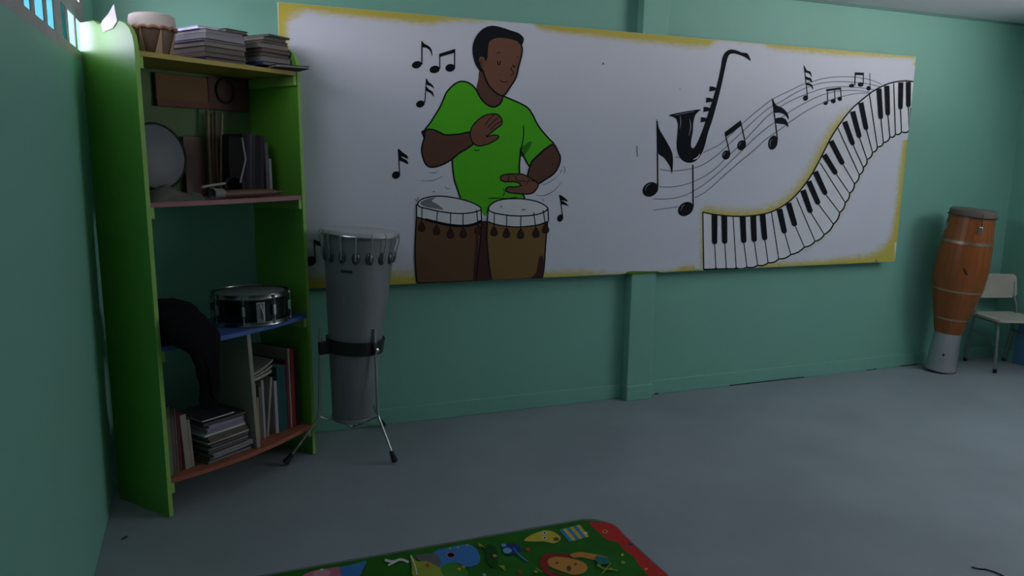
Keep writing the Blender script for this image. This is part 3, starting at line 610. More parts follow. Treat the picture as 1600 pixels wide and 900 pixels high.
# --- pink board
ob = thing('painted_board', 'orange and brown painted board hanging at the back under the yellow board', 'board', S @ T(.285, .300, 1.628))
MB().box((0, 0, 0), (.255, .012, .135), .002).build('orange_panel', CARD, ob); MB().box((.258, 0, 0), (.475, .012, .14), .002).build('brown_panel', CARDB, ob)
MB().box((0, -.004, -.0), (.255, -.0, .028)).build('lower_strip', mat('brick_strip', (.16, .055, .03), .7), ob)
g = MB(); g.tube([(.345+.048*math.cos(q*2*PI/28), -.006, .085+.052*math.sin(q*2*PI/28)) for q in range(28)], .004, 8, closed=True); g.build('dark_ring', BLACK, ob)
cb = MB().box((0, 0, 0), (.10, .012, .26), .002).build('plank', WOODD); tag(cb, 'short brown plank upright behind the drumsticks', 'plank'); place(cb, .395, .292, ZP+.0005, Rx(-.02))
# frame drum
cl = MB(); rng = random.Random(3)
n_u, n_v = 18, 10; vs = []; fs = []
for i in range(n_u):
    for j in range(n_v):
        u = i/(n_u-1); v = j/(n_v-1); e_ = min(u, 1-u, v, 1-v)
        h = .028*min(1, e_*7)+.014*min(1, e_*7)*noise.noise(Vector((u*6, v*4, .3)))
        if v < .55: h += .03*math.exp(-((u-.35)/.22)**2-((v-.25)/.25)**2)
        vs.append((u*.25, v*.22, h+.001))
base_n = len(vs); vs += [(x, y, 0) for x, y, z in vs]
for i in range(n_u-1):
    for j in range(n_v-1):
        a = i*n_v+j; f = [a, a+n_v, a+n_v+1, a+1]; fs.append(f); fs.append([k+base_n for k in f[::-1]])
ring = [i*n_v for i in range(n_u)]+[(n_u-1)*n_v+j for j in range(1, n_v)]+[i*n_v+n_v-1 for i in range(n_u-2, -1, -1)]+[j for j in range(n_v-2, 0, -1)]
for k in range(len(ring)): a, b_ = ring[k], ring[(k+1) % len(ring)]; fs.append([a, b_, b_+base_n, a+base_n])
cl.add(vs, fs, 0, True); o = cl.build('folded_cloth', mat('dark_grey_cloth', (.10, .105, .09), .9, .3, 30, bump=.3)); tag(o, 'crumpled dark grey cloth under the frame drum', 'cloth'); place(o, .03, -.005, ZP+.0005)
fd = thing('frame_drum', 'round frame drum with grey skin standing on the pink board', 'drum', S @ T(.190, .175, ZP+.046) @ Rx(-.10))
ax = Vector((0, 1, 0)); fc = Vector((0, 0, .128))
MB().lathe([(.127, .004), (.131, .004), (.131, .062), (.122, .062), (.122, .010), (.127, .010)], 56, base=fc, axis=ax, caps=False).build('shell', BLACK, fd)
MB().lathe([(0, -.001), (.120, -.001), (.1285, .003), (.1285, .006), (0, .004)], 56, base=fc, axis=ax, caps=False).build('drumhead', mat('grey_skin', (.13, .15, .16), .5, .1, 8), fd)
g = MB(); g.tube([fc+Vector((.1315*math.cos(2*PI*k/56), .002, .1315*math.sin(2*PI*k/56))) for k in range(56)], .0045, 8, closed=True); g.build('hoop', BLACK, fd)
# drumsticks
labs = ['leftmost of the drumsticks leaning at the back of the pink board', 'second from the left of the drumsticks at the back of the pink board', 'third from the left of the drumsticks at the back of the pink board', 'rightmost of the drumsticks leaning at the back of the pink board']
for k, (u0, u1, ln, mm) in enumerate(((.478, .498, .375, WOODL), (.494, .520, .36, WOODD), (.512, .540, .37, WOODD), (.528, .575, .365, WOODL))):
    d = Vector((u1-u0, .020, ln)).normalized(); b0 = Vector((0, 0, 0))
    g = MB().tube([b0, b0+d*.02, b0+d*ln*.72, b0+d*ln*.93, b0+d*ln*.965, b0+d*ln], [.006, .0078, .0078, .005, .0065, .003], 10)
    o = g.build('drumstick', mm); tag(o, ('pale ' if mm is WOODL else 'brown ')+'drumstick, '+labs[k], 'drumstick', 'drumsticks at the back of the pink board'); place(o, u0+.018, .262, ZP+.008)
# black double bell with curved foot
ag = thing('metal_bell', 'black metal bell bracket with curved foot beside the drumsticks', 'bell', S @ T(.488, .10, ZP+.0032))
MB().prism([(-.035, .085), (.025, .085), (.04, .17), (.030, .255), (-.030, .255), (-.038, .17)], -.02, .02, 0, Matrix(((1, 0, 0, 0), (0, 0, 1, 0), (0, 1, 0, 0), (0, 0, 0, 1)))).build('bell_body', mat('black_iron', (.010, .010, .010), .75, .3, 15, spec=.15), ag)
g = MB(); g.tube([(-.035, 0, .19), (.042, -.0, .18)], .006, 8); g.tube([(.034, -.024, .25), (.048, -.024, .16), (.012, -.024, .06)], .004, 8); g.build('bar', STEEL, ag)
g = MB(); g.tube([(.045*math.cos(q*2*PI/24), .0, .045+.042*math.sin(q*2*PI/24)) for q in range(24)], .0055, 8, closed=True); g.build('foot_ring', BLACK, ag)
# upright cases and booklets
def standing(items, v, z, group, where, name='book'):
    for i, (nm, cm, u, t, h, d, lean, pg, sp) in enumerate(items):
        o = book(h, d, t, cm, f'{nm} {name.replace("_", " ")} {where[i]}', group, pg, sp, name)
        # local x -> up, y -> v, z -> -u ; stands on its lower right or left edge when it leans
        Rm = Matrix(((0, 0, -1, 0), (0, 1, 0, 0), (1, 0, 0, 0), (0, 0, 0, 1)))
        a = math.radians(lean)
        piv = (t/2 if a > 0 else -t/2)
        o.matrix_world = S @ T(u+t/2+piv, v+d/2, z+.0006) @ Ry(a) @ T(-piv, 0, h/2) @ Rm @ T(0, 0, -t/2)
cs = []
names = ['first from the left', 'second from the left', 'third from the left', 'fourth from the left', 'fifth from the left', 'sixth from the left', 'seventh from the left', 'eighth from the left', 'ninth from the left', 'tenth from the left', 'eleventh from the left', 'twelfth from the left']
DKB = bmat('black_case', (.014, .014, .018)); DKP = bmat('purple_black_case', (.03, .022, .04)); GC = bmat('mid_grey_case', (.09, .09, .10))
u = .545
for nm, cm, t, h in (('black', DKB, .024, .272), ('black', DKP, .018, .268), ('thin grey', GC, .006, .272), ('dark', DK, .022, .27), ('black', DKB, .024, .268), ('black', DKP, .022, .266), ('grey', GY, .018, .235), ('white', WH, .014, .165)):
    cs.append((nm, cm, u, t, h, .13, 3.5 if len(cs) < 6 else 0, PG, 'front')); u += t+.0012+(.0165 if len(cs) == 6 else 0)
u_last = u
standing(cs, .12, ZP, 'cases standing on the pink board', [w_+' in the row on the pink board' for w_ in names], 'disc_case')
# labels printed on the case spines
# guiro, white stick, cup
gu = thing('wooden_scraper', 'long brown ribbed wooden scraper lying along the front of the pink board', 'scraper', S @ T(.345, .012, ZP+.0195) @ Rz(.03))
g = MB(); P = []; R_ = []
for k in range(60):
    t = k/59; P.append((t*.30, 0, 0)); R_.append(.0175*(.55+.45*math.sin(PI*min(1, .15+t*.85))**.5)+(.0012 if (k % 2 and 12 < k < 48) else 0))
g.tube(P, R_, 14); g.build('body', WOODD, gu); g = MB(); g.tube([(.30, 0, 0), (.335, 0, .002)], .006, 10); g.build('handle', WOODD, gu)
o = MB().tube([(0, 0, 0), (.13, .02, .012)], [.006, .0055], 10).build('wooden_stick', CREAM); tag(o, 'short white stick lying across the cloth edge on the pink board', 'stick'); place(o, .285, .05, ZP+.050)
cp_ = thing('small_cup', 'small grey cup lying beside the cloth on the pink board', 'cup', S @ T(.338, -.012, ZP+.0250) @ Ry(-PI/2) @ Rz(.2))
MB().lathe([(0, 0), (.019, 0), (.022, .05), (.0235, .052), (.021, .052), (.018, .004), (0, .004)], 28, caps=False).build('body', mat('grey_cup', (.17, .185, .18), .5), cp_)
MB().lathe([(.0222, .046), (.0243, .048), (.0243, .052), (.0222, .054)], 28, caps=False).build('rim', mat('grey_cup_rim', (.2, .21, .205), .5), cp_)

# --- blue board: snare drum
sn = thing('snare_drum', 'black snare drum with chrome fittings on the blue board', 'drum', S @ T(.552, .112, ZB_+.0005) @ Rz(-.3))
SR, SH = .162, .140
MB().lathe([(SR-.012, .006), (SR-.006, .004), (SR-.004, .02), (SR-.004, SH-.02), (SR-.006, SH-.004), (SR-.012, SH-.006)], 64, caps=False).build('shell', mat('black_gloss', (.008, .008, .009), .22, .2, 12), sn)
for z0 in (0, SH-.022):
    MB().lathe([(SR-.003, z0), (SR+.004, z0), (SR+.006, z0+.004), (SR+.004, z0+.010), (SR+.004, z0+.022), (SR-.001, z0+.022), (SR-.003, z0+.012)], 64, caps=False).build('hoop', mat('dark_chrome', (.30, .30, .31), .25, .1, 10, metal=1), sn)
MB().lathe([(0, SH-.007), (SR-.012, SH-.006), (SR-.003, SH-.010), (SR-.006, SH-.014), (0, SH-.012)], 64, caps=False).build('drumhead', mat('coated_skin', (.22, .245, .24), .6, .08, 8), sn)
for k in range(8):
    q = 2*PI*k/8+.2; c = Vector((math.cos(q), math.sin(q), 0)); lg = MB(); X = T(*(c*(SR+.002))) @ Rz(q)
    lg.box((-.004, -.008, SH*.5-.022), (.012, .008, SH*.5+.022), .003, 0, X); o = lg.build('lug', CHROME, sn)
    rd = MB(); p = c*(SR+.010); rd.tube([p+Vector((0, 0, .008)), p+Vector((0, 0, SH-.006))], .003, 8); rd.tube([p+Vector((0, 0, SH-.014)), p+Vector((0, 0, SH-.002))], .0055, 8); rd.build('tension_rod', CHROME, o)
q = -1.75; X = T(math.cos(q)*(SR+.002), math.sin(q)*(SR+.002), 0) @ Rz(q)
MB().box((-.004, -.018, .02), (.016, .018, SH-.03), .004, 0, X).build('strainer', CHROME, sn)
g = MB(); g.tube([X @ Vector((.014, 0, .095)), X @ Vector((.03, .004, .07)), X @ Vector((.032, .004, .035))], .005, 8); g.build('strainer_lever', CHROME, sn)
# black bag draped over the board's edge
bg_ = MB(); path = [(.095, .285, .72, .045, .030), (.098, .24, .742, .078, .052), (.10, .16, .768, .085, .078), (.105, .08, .775, .088, .084), (.112, .01, .765, .098, .074), (.122, -.045, .735, .100, .048), (.134, -.085, .690, .084, .034), (.144, -.100, .63, .056, .026), (.150, -.098, .55, .044, .022), (.152, -.094, .48, .040, .020), (.153, -.090, .435, .036, .016), (.153, -.090, .425, .02, .008)]
P3 = [Vector(p[:3]) for p in path]; vs = []; fs = []; NS = 28
fin = []
for i in range(len(path)-1):
    for k in range(5):
        t = k/5; a_, b_, c_, d_2 = [Vector(path[max(0, min(len(path)-1, i+j))]) if False else np.array(path[max(0, min(len(path)-1, i+j))]) for j in (-1, 0, 1, 2)]
        fin.append(.5*((2*b_)+(c_-a_)*t+(2*a_-5*b_+4*c_-d_2)*t*t+(3*b_-a_-3*c_+d_2)*t**3))
fin.append(np.array(path[-1]))
for i, f in enumerate(fin):
    d = Vector(fin[min(i+1, len(fin)-1)][:3])-Vector(fin[max(i-1, 0)][:3]); d.normalize(); sx_ = Vector((1, 0, 0)); up = d.cross(sx_).normalized(); up = up if up.z > -.2 and (up.z > 0 or up.y < 0) else -up
    for k in range(NS):
        q = 2*PI*k/NS; cx_, sy_ = math.cos(q), math.sin(q); p = Vector(f[:3])+sx_*f[3]*math.copysign(abs(cx_)**.75, cx_)+up*f[4]*math.copysign(abs(sy_)**.8, sy_)
        nn = noise.noise(p*16)*.010+noise.noise(p*40)*.004; p += (sx_*cx_+up*sy_)*nn
        p.x = max(p.x, .021)
        if p.y > -.052: p.z = max(p.z, ZB_+.0008)
        elif p.z < ZB_+.02: p.y = min(p.y, -.056)
        vs.append(p)
for i in range(len(fin)-1):
    for k in range(NS): k2 = (k+1) % NS; fs.append([i*NS+k, i*NS+k2, (i+1)*NS+k2, (i+1)*NS+k])
fs += [list(range(NS))[::-1], [(len(fin)-1)*NS+k for k in range(NS)]]
bg_.add(vs, fs, 0, True); bag = bg_.build('cloth_bag', BLACKCL); tag(bag, 'black cloth bag slumped over the left end of the blue board', 'bag'); bag.matrix_world = S
bs = MB(); bs.tube([(.05, .0, .80), (.075, -.05, .76), (.10, -.085, .70), (.12, -.125, .64), (.135, -.13, .56), (.15, -.122, .47)], .006, 8); bs.build('strap', BLACKCL, bag)

# --- orange board
L4 = 'left end of the orange board'
standing([('grey-green', bmat('grey_green', (.16, .18, .13)), .040, .018, .285, .22, 0, PG, 'front'), ('dark brown', BR, .060, .014, .275, .21, 0, PD, 'front'), ('thin grey', GY, .076, .008, .27, .21, 0, PG, 'front'), ('maroon', MR, .086, .012, .262, .21, 0, PD, 'front'), ('wide cream', CRM, .113, .028, .232, .20, -3.0, PAPER, 'front'), ('narrow cream', CRM, .143, .012, .205, .19, -3.0, PAPER, 'front')],
         .035, ZO, 'books standing at the left end of the orange board', [w_+' at the '+L4 for w_ in names])
its = [('grey paper-backed', GY, .22, .25, .014, .010, .005, -2, PG, 'back'), ('dark', DK, .205, .24, .012, .0, .0, 1, PG, 'back'), ('pale grey', WH, .215, .25, .016, .010, -.01, 2, PG, 'back'), ('black', DK, .20, .24, .014, -.006, .0, 0, PD, 'left'), ('grey', GY, .205, .25, .012, .0, .0, -1, PG, 'back'), ('charcoal', DK, .20, .25, .014, .0, .0, 2, PD, 'back'), ('thin white', WH, .21, .24, .008, .006, .0, -1, PAPERW, 'back'),
       ('brown', BR, .20, .25, .014, .0, .0, 1, PD, 'back'), ('olive', OL, .20, .24, .014, -.005, .0, 1, PD, 'back'), ('white-edged', WH, .205, .24, .010, -.012, -.005, -2, PAPERW, 'back'), ('pale lavender', WH, .19, .23, .018, -.004, .0, 0, PLV, 'back'), ('lavender-grey', LV, .185, .22, .012, .0, .0, 2, PLV, 'back'), ('black', DK, .21, .23, .014, .0, .0, -3, PD, 'back'), ('small dark', DK, .16, .20, .010, -.02, .0, -4, PAPERW, 'back')]
zt = stack(its, .298, .115, ZO+.0006, 'pile beside the cream divider', 'books piled on the orange board')
standing([('dark brown', BR, .4545, .026, .262, .22, 0, PD, 'front'), ('cream', CRM, .484, .013, .265, .20, 0, PAPER, 'front'), ('short tan', bmat('tan', (.34, .25, .15)), .500, .010, .20, .18, 0, PAPER, 'front'), ('grey', GY, .513, .013, .245, .21, 0, PG, 'front'), ('pale grey', WH, .529, .013, .272, .21, 0, PG, 'front'), ('leaning cream', CRM, .545, .012, .275, .20, 8, PAPER, 'front'),
          ('white speckled', WH, .601, .017, .250, .20, 0, PAPER, 'front'), ('wide deep teal', TL, .621, .052, .315, .23, 0, PG, 'front'), ('maroon', MR, .676, .014, .33, .22, 0, PD, 'front'), ('thin cream', CRM, .692, .010, .385, .24, 0, PAPER, 'front'), ('red', RD, .705, .022, .380, .24, 0, PD, 'front'), ('charcoal', DK, .730, .020, .36, .24, 0, PD, 'front')],
         .045, ZO, 'books standing right of the cream divider', [w_+' right of the cream divider' for w_ in names])
# curled booklets lying on the standing books
def booklet(u0, z0, ln, curl, d, t, cm, label, v0):
    g = MB(); vs = []; fs = []; K = 12
    for i in range(K+1):
        s_ = i/K; x = u0+ln*s_; z = z0+curl*s_*s_
        for (yy, zz) in ((0, 0), (d, 0), (d, t), (0, t)): vs.append((x, yy, z+zz))
    for i in range(K):
        for j in range(4): j2 = (j+1) % 4; fs.append([i*4+j, i*4+j2, (i+1)*4+j2, (i+1)*4+j])
    fs += [[3, 2, 1, 0], [K*4+j for j in range(4)]]
    g.add(vs, fs); o = g.build('booklet', cm); tag(o, label, 'booklet', 'booklets lying on the standing books'); o.matrix_world = S @ T(0, v0, 0)
zz = ZO+.2745
booklet(.452, zz, .145, .020, .19, .013, PAPER, 'lowest curled booklet lying on the books right of the cream divider', .05)
booklet(.452, zz+.0145, .150, .030, .18, .010, CRM, 'middle curled booklet lying on the books right of the cream divider', .05)
booklet(.452, zz+.0265, .155, .045, .17, .009, PAPER, 'topmost curled booklet lying on the books right of the cream divider', .05)

# ------------------------------------------------------------------ tall grey drum on its stand
top = Vector((1.090, -.31, 1.090)); bot = Vector((1.037, -.31, .172)); ax = (top-bot).normalized(); LEN = (top-bot).length
xa = Vector((1, 0, 0)); xa = (xa-ax*xa.dot(ax)).normalized(); ya = ax.cross(xa)
DMW = Matrix.Identity(4)
for i in range(3): DMW[i][0] = xa[i]; DMW[i][1] = ya[i]; DMW[i][2] = ax[i]; DMW[i][3] = bot[i]
td = thing('tall_drum', 'tall tapering grey metal hand drum held in a tripod stand', 'drum', DMW)
rb, rt = .094, .171
def rad(h): return rb+(rt-rb)*(h/LEN)
MB().lathe([(rb-.006, .002), (rb-.002, 0), (rad(.004), .004), (rad(.3), .3), (rad(.6), .6), (rad(LEN-.03), LEN-.03), (rad(LEN-.03)-.006, LEN-.03), (rb-.006, .03)], 72, caps=False).build('shell', DRUMGREY, td)
g = MB(); g.lathe([(rb-.004, -.004), (rb+.004, -.003), (rb+.0055, .004), (rb+.004, .012), (rb+.001, .013)], 72, caps=False); g.build('bottom_rim', STEEL, td)
HR = rt+.004
MB().lathe([(0, LEN), (HR-.016, LEN), (HR-.006, LEN-.004), (HR-.001, LEN-.014), (HR-.001, LEN-.030), (HR-.008, LEN-.030), (HR-.010, LEN-.012), (0, LEN-.008)], 72, caps=False).build('drumhead', mat('clouded_skin', (.50, .53, .54), .35, .12, 8), td)
g = MB(); g.tube([(( HR+.004)*math.cos(2*PI*k/72), (HR+.004)*math.sin(2*PI*k/72), LEN-.022) for k in range(72)], .0062, 8, closed=True); g.build('hoop', CHROME, td)
for k in range(16):
    q = 2*PI*k/16+.12; c = Vector((math.cos(q), math.sin(q), 0)); zb = LEN-.120; rr = rad(zb)
    lg = MB(); X = T(*(c*rr)) @ Rz(q)
    lg.ball((0, 0, 0), 1); lg.v = [tuple(X @ Vector((max(-.002, x*.012), y*.019, z*.030+zb))) for x, y, z in lg.v]
    o = lg.build('lug', mat('dark_lug_metal', (.10, .11, .12), .35, .2, 12, metal=.8), td)
    rd = MB(); rd.tube([c*(rr+.012)+Vector((0, 0, zb-.012)), c*(rr+.014)+Vector((0, 0, zb+.03)), c*(HR+.011)+Vector((0, 0, LEN-.045)), c*(HR+.010)+Vector((0, 0, LEN-.012)), c*(HR+.002)+Vector((0, 0, LEN-.008))], .0030, 8)
    rd.build('tension_hook', STEEL, o)
g = MB(); g.box((-.028, -.002, 0), (.028, .002, .014), .002, 0, T(*(Vector((math.cos(-2.1), math.sin(-2.1), 0))*(rad(LEN-.19)))) @ T(0, 0, LEN-.19) @ Rz(-2.1+PI/2)); g.build('maker_badge', mat('dark_badge', (.02, .02, .022), .4), td)

stand = thing('drum_stand', 'chrome tripod drum stand with black belt around the tall grey drum', 'stand', T(1.05, -.31, 0))
SI = stand.matrix_world.inverted()
hb0, hb1 = .335, .400                                            # belt along the drum axis
bl = MB().lathe([(rad(hb0)+.0015, hb0), (rad(hb0)+.012, hb0), (rad(hb1)+.013, hb1), (rad(hb1)+.0015, hb1)], 64, caps=False)
n0 = len(bl.v)
# close the inner side
bl.lathe([(rad(hb1)+.0015, hb1), (rad(hb0)+.0015, hb0)], 64, caps=False)
bl.v = [tuple(SI @ (DMW @ Vector(v))) for v in bl.v]; bl.build('belt', BLACK, stand)
feet = [Vector((.712, -.400, 0)), Vector((1.192, -.545, 0)), Vector((1.243, -.048, 0))]
beltc = DMW @ Vector((0, 0, (hb0+hb1)/2))
for i, f in enumerate(feet):
    d = (f-beltc); d.z = 0; d.normalize(); rr = rad(hb0)+.026
    if i == 0: rr += .028
    if i == 1: rr -= .006
    p_top = beltc+d*rr; p_top.z = beltc.z+.095; p_b = p_top.copy(); p_b.z = .205; p_b += d*.012
    f2 = f+Vector((0, 0, .018))
    g = MB().tube([SI @ p for p in (p_top, p_top+Vector((0, 0, -.05)), p_b+Vector((0, 0, .03)), p_b+d*.006, p_b+d*.02+Vector((0, 0, -.022)), f2)], .0068, 10)
    lgo = g.build('leg', CHROME, stand)
    dd = (f2-p_b).normalized(); MB().tube([SI @ (f2-dd*.045), SI @ (f2-dd*.02), SI @ (f2+dd*.004), SI @ (f2+dd*.010)], [.0105, .0125, .0165, .008], 12).build('rubber_foot', RUBBER, lgo)
    cl_ = MB(); X = SI @ T(*(beltc+d*(rr-.012))) @ Rz(math.atan2(d.y, d.x)); cl_.box((-.03 if i == 0 else -.016, -.014, -.03), (.02, .014, .03), .004, 0, X); cl_.build('clamp', BLACK, stand)
    g = MB().tube([SI @ (p_b+Vector((0, 0, .0))), SI @ Vector((1.045, -.31, .118))], .0042, 8); g.build('brace', STEEL, stand)
MB().ball(SI @ Vector((1.045, -.31, .118)), .010).build('brace_hub', STEEL, stand)
kb = DMW @ Vector((0, 0, .36)); d = (feet[1]-kb); d.z = 0; d.normalize()
g = MB(); X = SI @ T(*(kb+d*(rad(.36)+.024))) @ Rz(math.atan2(d.y, d.x)); g.lathe([(.004, 0), (.010, .002), (.012, .012), (.006, .016)], 16, base=Vector((0, 0, 0)), axis=Vector((1, 0, 0))); g.v = [tuple(X @ Vector(v)) for v in g.v]; g.build('wing_screw', CHROME, stand)

# ------------------------------------------------------------------ tall wooden conga
cb0 = at_y(1469.5, 572, -.185); cb0.z = 0; ct = at_y(1521.5, 330, -.265)
cax = (ct-cb0).normalized(); CL = (ct-cb0).length
xa = Vector((1, 0, 0)); xa = (xa-cax*xa.dot(cax)).normalized(); ya = cax.cross(xa); CMW = Matrix.Identity(4)
for i in range(3): CMW[i][0] = xa[i]; CMW[i][1] = ya[i]; CMW[i][2] = cax[i]; CMW[i][3] = cb0[i]
CMW[2][3] += .012
cg = thing('conga_drum', 'tall orange wooden conga drum with grey metal foot by the right corner', 'drum', CMW)
sd = Vector((-(cb0-CAM).y, (cb0-CAM).x, 0)).normalized()*.1; ppm = .2/abs(proj(cb0+sd+Vector((0, 0, .5)))[0]-proj(cb0-sd+Vector((0, 0, .5)))[0])
def rw(z3): return z3/2/3*ppm
H_ = [(830-z)/(830-85.) for z in (650, 605, 560, 515, 470, 425, 380, 340, 300, 255, 210, 160, 112)]
Wd = [134, 156, 178, 202, 224, 243, 252, 254, 251, 244, 233, 220, 208]
prf = [(rw(w_), h*CL) for w_, h in zip(Wd, H_)]
MB().lathe([(prf[0][0]-.01, prf[0][1])]+prf+[(prf[-1][0]-.012, prf[-1][1])], 64).build('shell', WOODC, cg)
# stave joints
sj = MB()
for k in range(22):
    q = 2*PI*k/22
    sj.tube([Vector((r*math.cos(q), r*math.sin(q), h)) for r, h in prf], .0008, 4)
sj.build('stave_joint', mat('dark_stave_line', (.19, .058, .014), .5), cg)
MB().lathe([(rw(152)-.008, .004), (rw(152), 0), (rw(151), .006), (rw(140), .12), (rw(130), prf[0][1]-.01), (rw(131), prf[0][1]+.004), (rw(126), prf[0][1]+.004), (rw(120), .1)], 64, caps=False).build('metal_foot', ALU, cg)
g = MB(); g.tube([(rw(152)*math.cos(2*PI*k/64), rw(152)*math.sin(2*PI*k/64), .006) for k in range(64)], .005, 8, closed=True); g.build('foot_rim', STEEL, cg)
def prad(h):
    for (r0, h0), (r1, h1) in zip(prf, prf[1:]):
        if h0 <= h <= h1: return r0+(r1-r0)*(h-h0)/(h1-h0)
    return prf[-1][0]
for hz, wb in ((228, .010), (447, .006), (580, .006)):
    h = (830-hz)/745.*CL; MB().lathe([(prad(h-wb)+.0005, h-wb), (prad(h-wb)+.003, h-wb), (prad(h+wb)+.003, h+wb), (prad(h+wb)+.0005, h+wb)], 64, caps=False).build('metal_band', mat('band_steel', (.42, .34, .27), .35, .15, 10, metal=.8), cg)
hr = rw(222)
MB().lathe([(0, CL+.004), (hr-.02, CL+.003), (hr-.004, CL-.004), (hr, CL-.014), (hr-.002, CL-.040), (hr-.010, CL-.046), (prf[-1][0]-.004, CL-.046), (prf[-1][0]-.006, CL-.02), (0, CL-.012)], 64, caps=False).build('drumhead', mat('dark_hide', (.145, .13, .11), .6, .3, 9), cg)
g = MB(); g.tube([((hr+.001)*math.cos(2*PI*k/64), (hr+.001)*math.sin(2*PI*k/64), CL-.040) for k in range(64)], .0065, 8, closed=True); g.build('hoop', mat('dark_hoop', (.10, .095, .085), .5, .2, 10, metal=.4), cg)
for k in range(4):
    q = -2.08+2*PI*k/4; c = Vector((math.cos(q), math.sin(q), 0)); h = CL*(830-165)/745.; X = T(*(c*(prad(h)-.002))) @ Rz(q)
    g = MB().box((0, -.012, h-.022), (.014, .012, h+.022), .004, 0, X); o = g.build('lug', CHROME if k == 0 else STEEL, cg)
    MB().tube([c*(prad(h)+.012)+Vector((0, 0, h)), c*(hr+.005)+Vector((0, 0, CL-.05)), c*(hr+.006)+Vector((0, 0, CL-.020))], .003, 8).build('tension_rod', mat('dark_rod', (.06, .05, .045), .5, .2, 10, metal=.3), o)
# dark knot and the bolt holes of the foot
h = CL*(830-350)/745.; q = -2.33; c = Vector((math.cos(q), math.sin(q), 0)); g = MB(); g.ball((0, 0, 0), 1); X = T(*(c*(prad(h)-.001))) @ Rz(q) @ Rx(.6)
g.v = [tuple(T(0, 0, h) @ X @ Vector((x*.004, y*.008, z*.028))) for x, y, z in g.v]; g.build('wood_knot', mat('dark_knot', (.03, .012, .006), .6), cg)
g = MB(); h = .125; q = -2.46; c = Vector((math.cos(q), math.sin(q), 0)); g.ball(c*(rw(140)-.001)+Vector((0, 0, h)), (.010, .006, .010)); g.build('bolt_hole', mat('hole_black', (.01, .01, .01), .8), cg)

# ------------------------------------------------------------------ small chair
ca = -.31; CHW = T(5.70, -.245, 0) @ Rz(ca)
ch = thing('small_chair', 'small cream school chair with worn backrest in the right corner', 'chair', CHW)
def rounded(w, d, r, n=5, y0=0):
    P = []
    for cx_, cy_, a0 in ((w/2-r, d/2-r, 0), (-w/2+r, d/2-r, 90), (-w/2+r, -d/2+r, 180), (w/2-r, -d/2+r, 270)):
        for k in range(n+1):
            a = math.radians(a0+90*k/n); P.append((cx_+r*math.cos(a), cy_+r*math.sin(a)+y0))
    return P
SZ = .378
MB().prism(rounded(.345, .325, .05, 6, -.015), SZ-.016, SZ).build('seat', CHAIRW, ch)
bkM = T(0, .150, .480) @ Rx(-.12) @ Rx(PI/2)
bp = MB(); P = rounded(.335, .175, .035, 6); P = [(x*(1 if y > 0 else 1.04), y+.0875) for x, y in P]
bp.prism(P, -.006, .006, 0, bkM)
bp.v = [(x, y-.10*x*x*4*.35, z) for x, y, z in bp.v]
bp.build('backrest', CHAIRW, ch)
sc2 = MB()
for (x, z, dx, dz) in ((-.03, .06, .012, .02), (0, .075, -.015, .03), (.02, .05, .02, -.02), (.06, .04, .015, .012), (.05, .03, .025, .006), (-.05, .09, .01, -.02), (.09, .055, .012, .02), (.02, .10, .01, .012)):
    p = bkM @ Vector((x, z, .0066)); q2 = bkM @ Vector((x+dx, z+dz, .0066)); p.y -= .10*p.x*p.x*1.4; q2.y -= .10*q2.x*q2.x*1.4
    sc2.tube([p, q2], .0016, 5)
sc2.build('scratch', mat('scratch_brown', (.12, .10, .08), .8), ch)
tr = .0105
for s_ in (-1, 1):
    MB().tube([(s_*.150, .160, .008), (s_*.155, .110, SZ-.05), (s_*.158, .098, SZ-.02), (s_*.158, .120, SZ+.06), (s_*.150, .152, .50), (s_*.15, .164, .60)], tr, 10).build('leg', CHAIRT, ch)
    MB().tube([(s_*.150, -.160, .008), (s_*.145, -.130, SZ-.055), (s_*.14, -.118, SZ-.030), (s_*.14, -.09, SZ-.027), (s_*.148, .10, SZ-.027)], tr, 10).build('leg', CHAIRT, ch)
    for yy in (.160, -.160): MB().lathe([(.0125, 0), (.014, .002), (.0125, .028), (.0108, .03)], 14, base=Vector((s_*.150, yy, 0))).build('foot_cap', RUBBER, ch)
    MB().tube([(s_*.1535, .125, .25), (s_*.149, -.140, .23)], .007, 8).build('side_stretcher', CHAIRT, ch)
MB().tube([(-.148, .05, SZ-.030), (.148, .05, SZ-.030)], .008, 8).build('seat_rail', CHAIRT, ch)

bpn = MB().box((0, 0, 0), (.012, .50, .30), .004).build('plastic_panel', BLUEP); tag(bpn, 'blue plastic panel leaning on the right wall behind the chair', 'panel'); bpn.matrix_world = T(RX-.036, -.70, 0.001) @ Ry(.06)

# ------------------------------------------------------------------ play mat
FZ = .010
MX0, MX1, MY1, MY0 = .15, 1.862, -1.363, -2.75
mt = MB(); rr = .11
def matpoly(i, r):
    P = []
    for cx_, cy_, a0 in ((MX1-i-r, MY1-i-r, 0), (MX0+i+r, MY1-i-r, 90), (MX0+i+r, MY0+i+r, 180), (MX1-i-r, MY0+i+r, 270)):
        for k in range(9):
            a = math.radians(a0+90*k/8); P.append((cx_+r*math.cos(a), cy_+r*math.sin(a)))
    return P
pm = thing('play_mat', 'colourful children\'s play mat with printed animals on the grey floor', 'mat', T(1.0, -2.0, 0))
PI_ = pm.matrix_world.inverted()
def mshift(mb): mb.v = [tuple(PI_ @ Vector(v)) for v in mb.v]; return mb
mshift(MB().prism(matpoly(0, rr), .0005, FZ-.001)).build('grey_edging', mat('grey_mat_edge', (.13, .15, .15), .8), pm)
gm = Paint(lambda px, py, off: PI_ @ (lambda p: p)(at_z(px, py, FZ+off)), .00012)
mshift(MB().prism(matpoly(.014, rr-.012), .001, FZ)).build('printed_pad', ink('mat_green', (.022, .135, .014), .6, .25), pm)
ZH = Z(400, 790, 2.424)
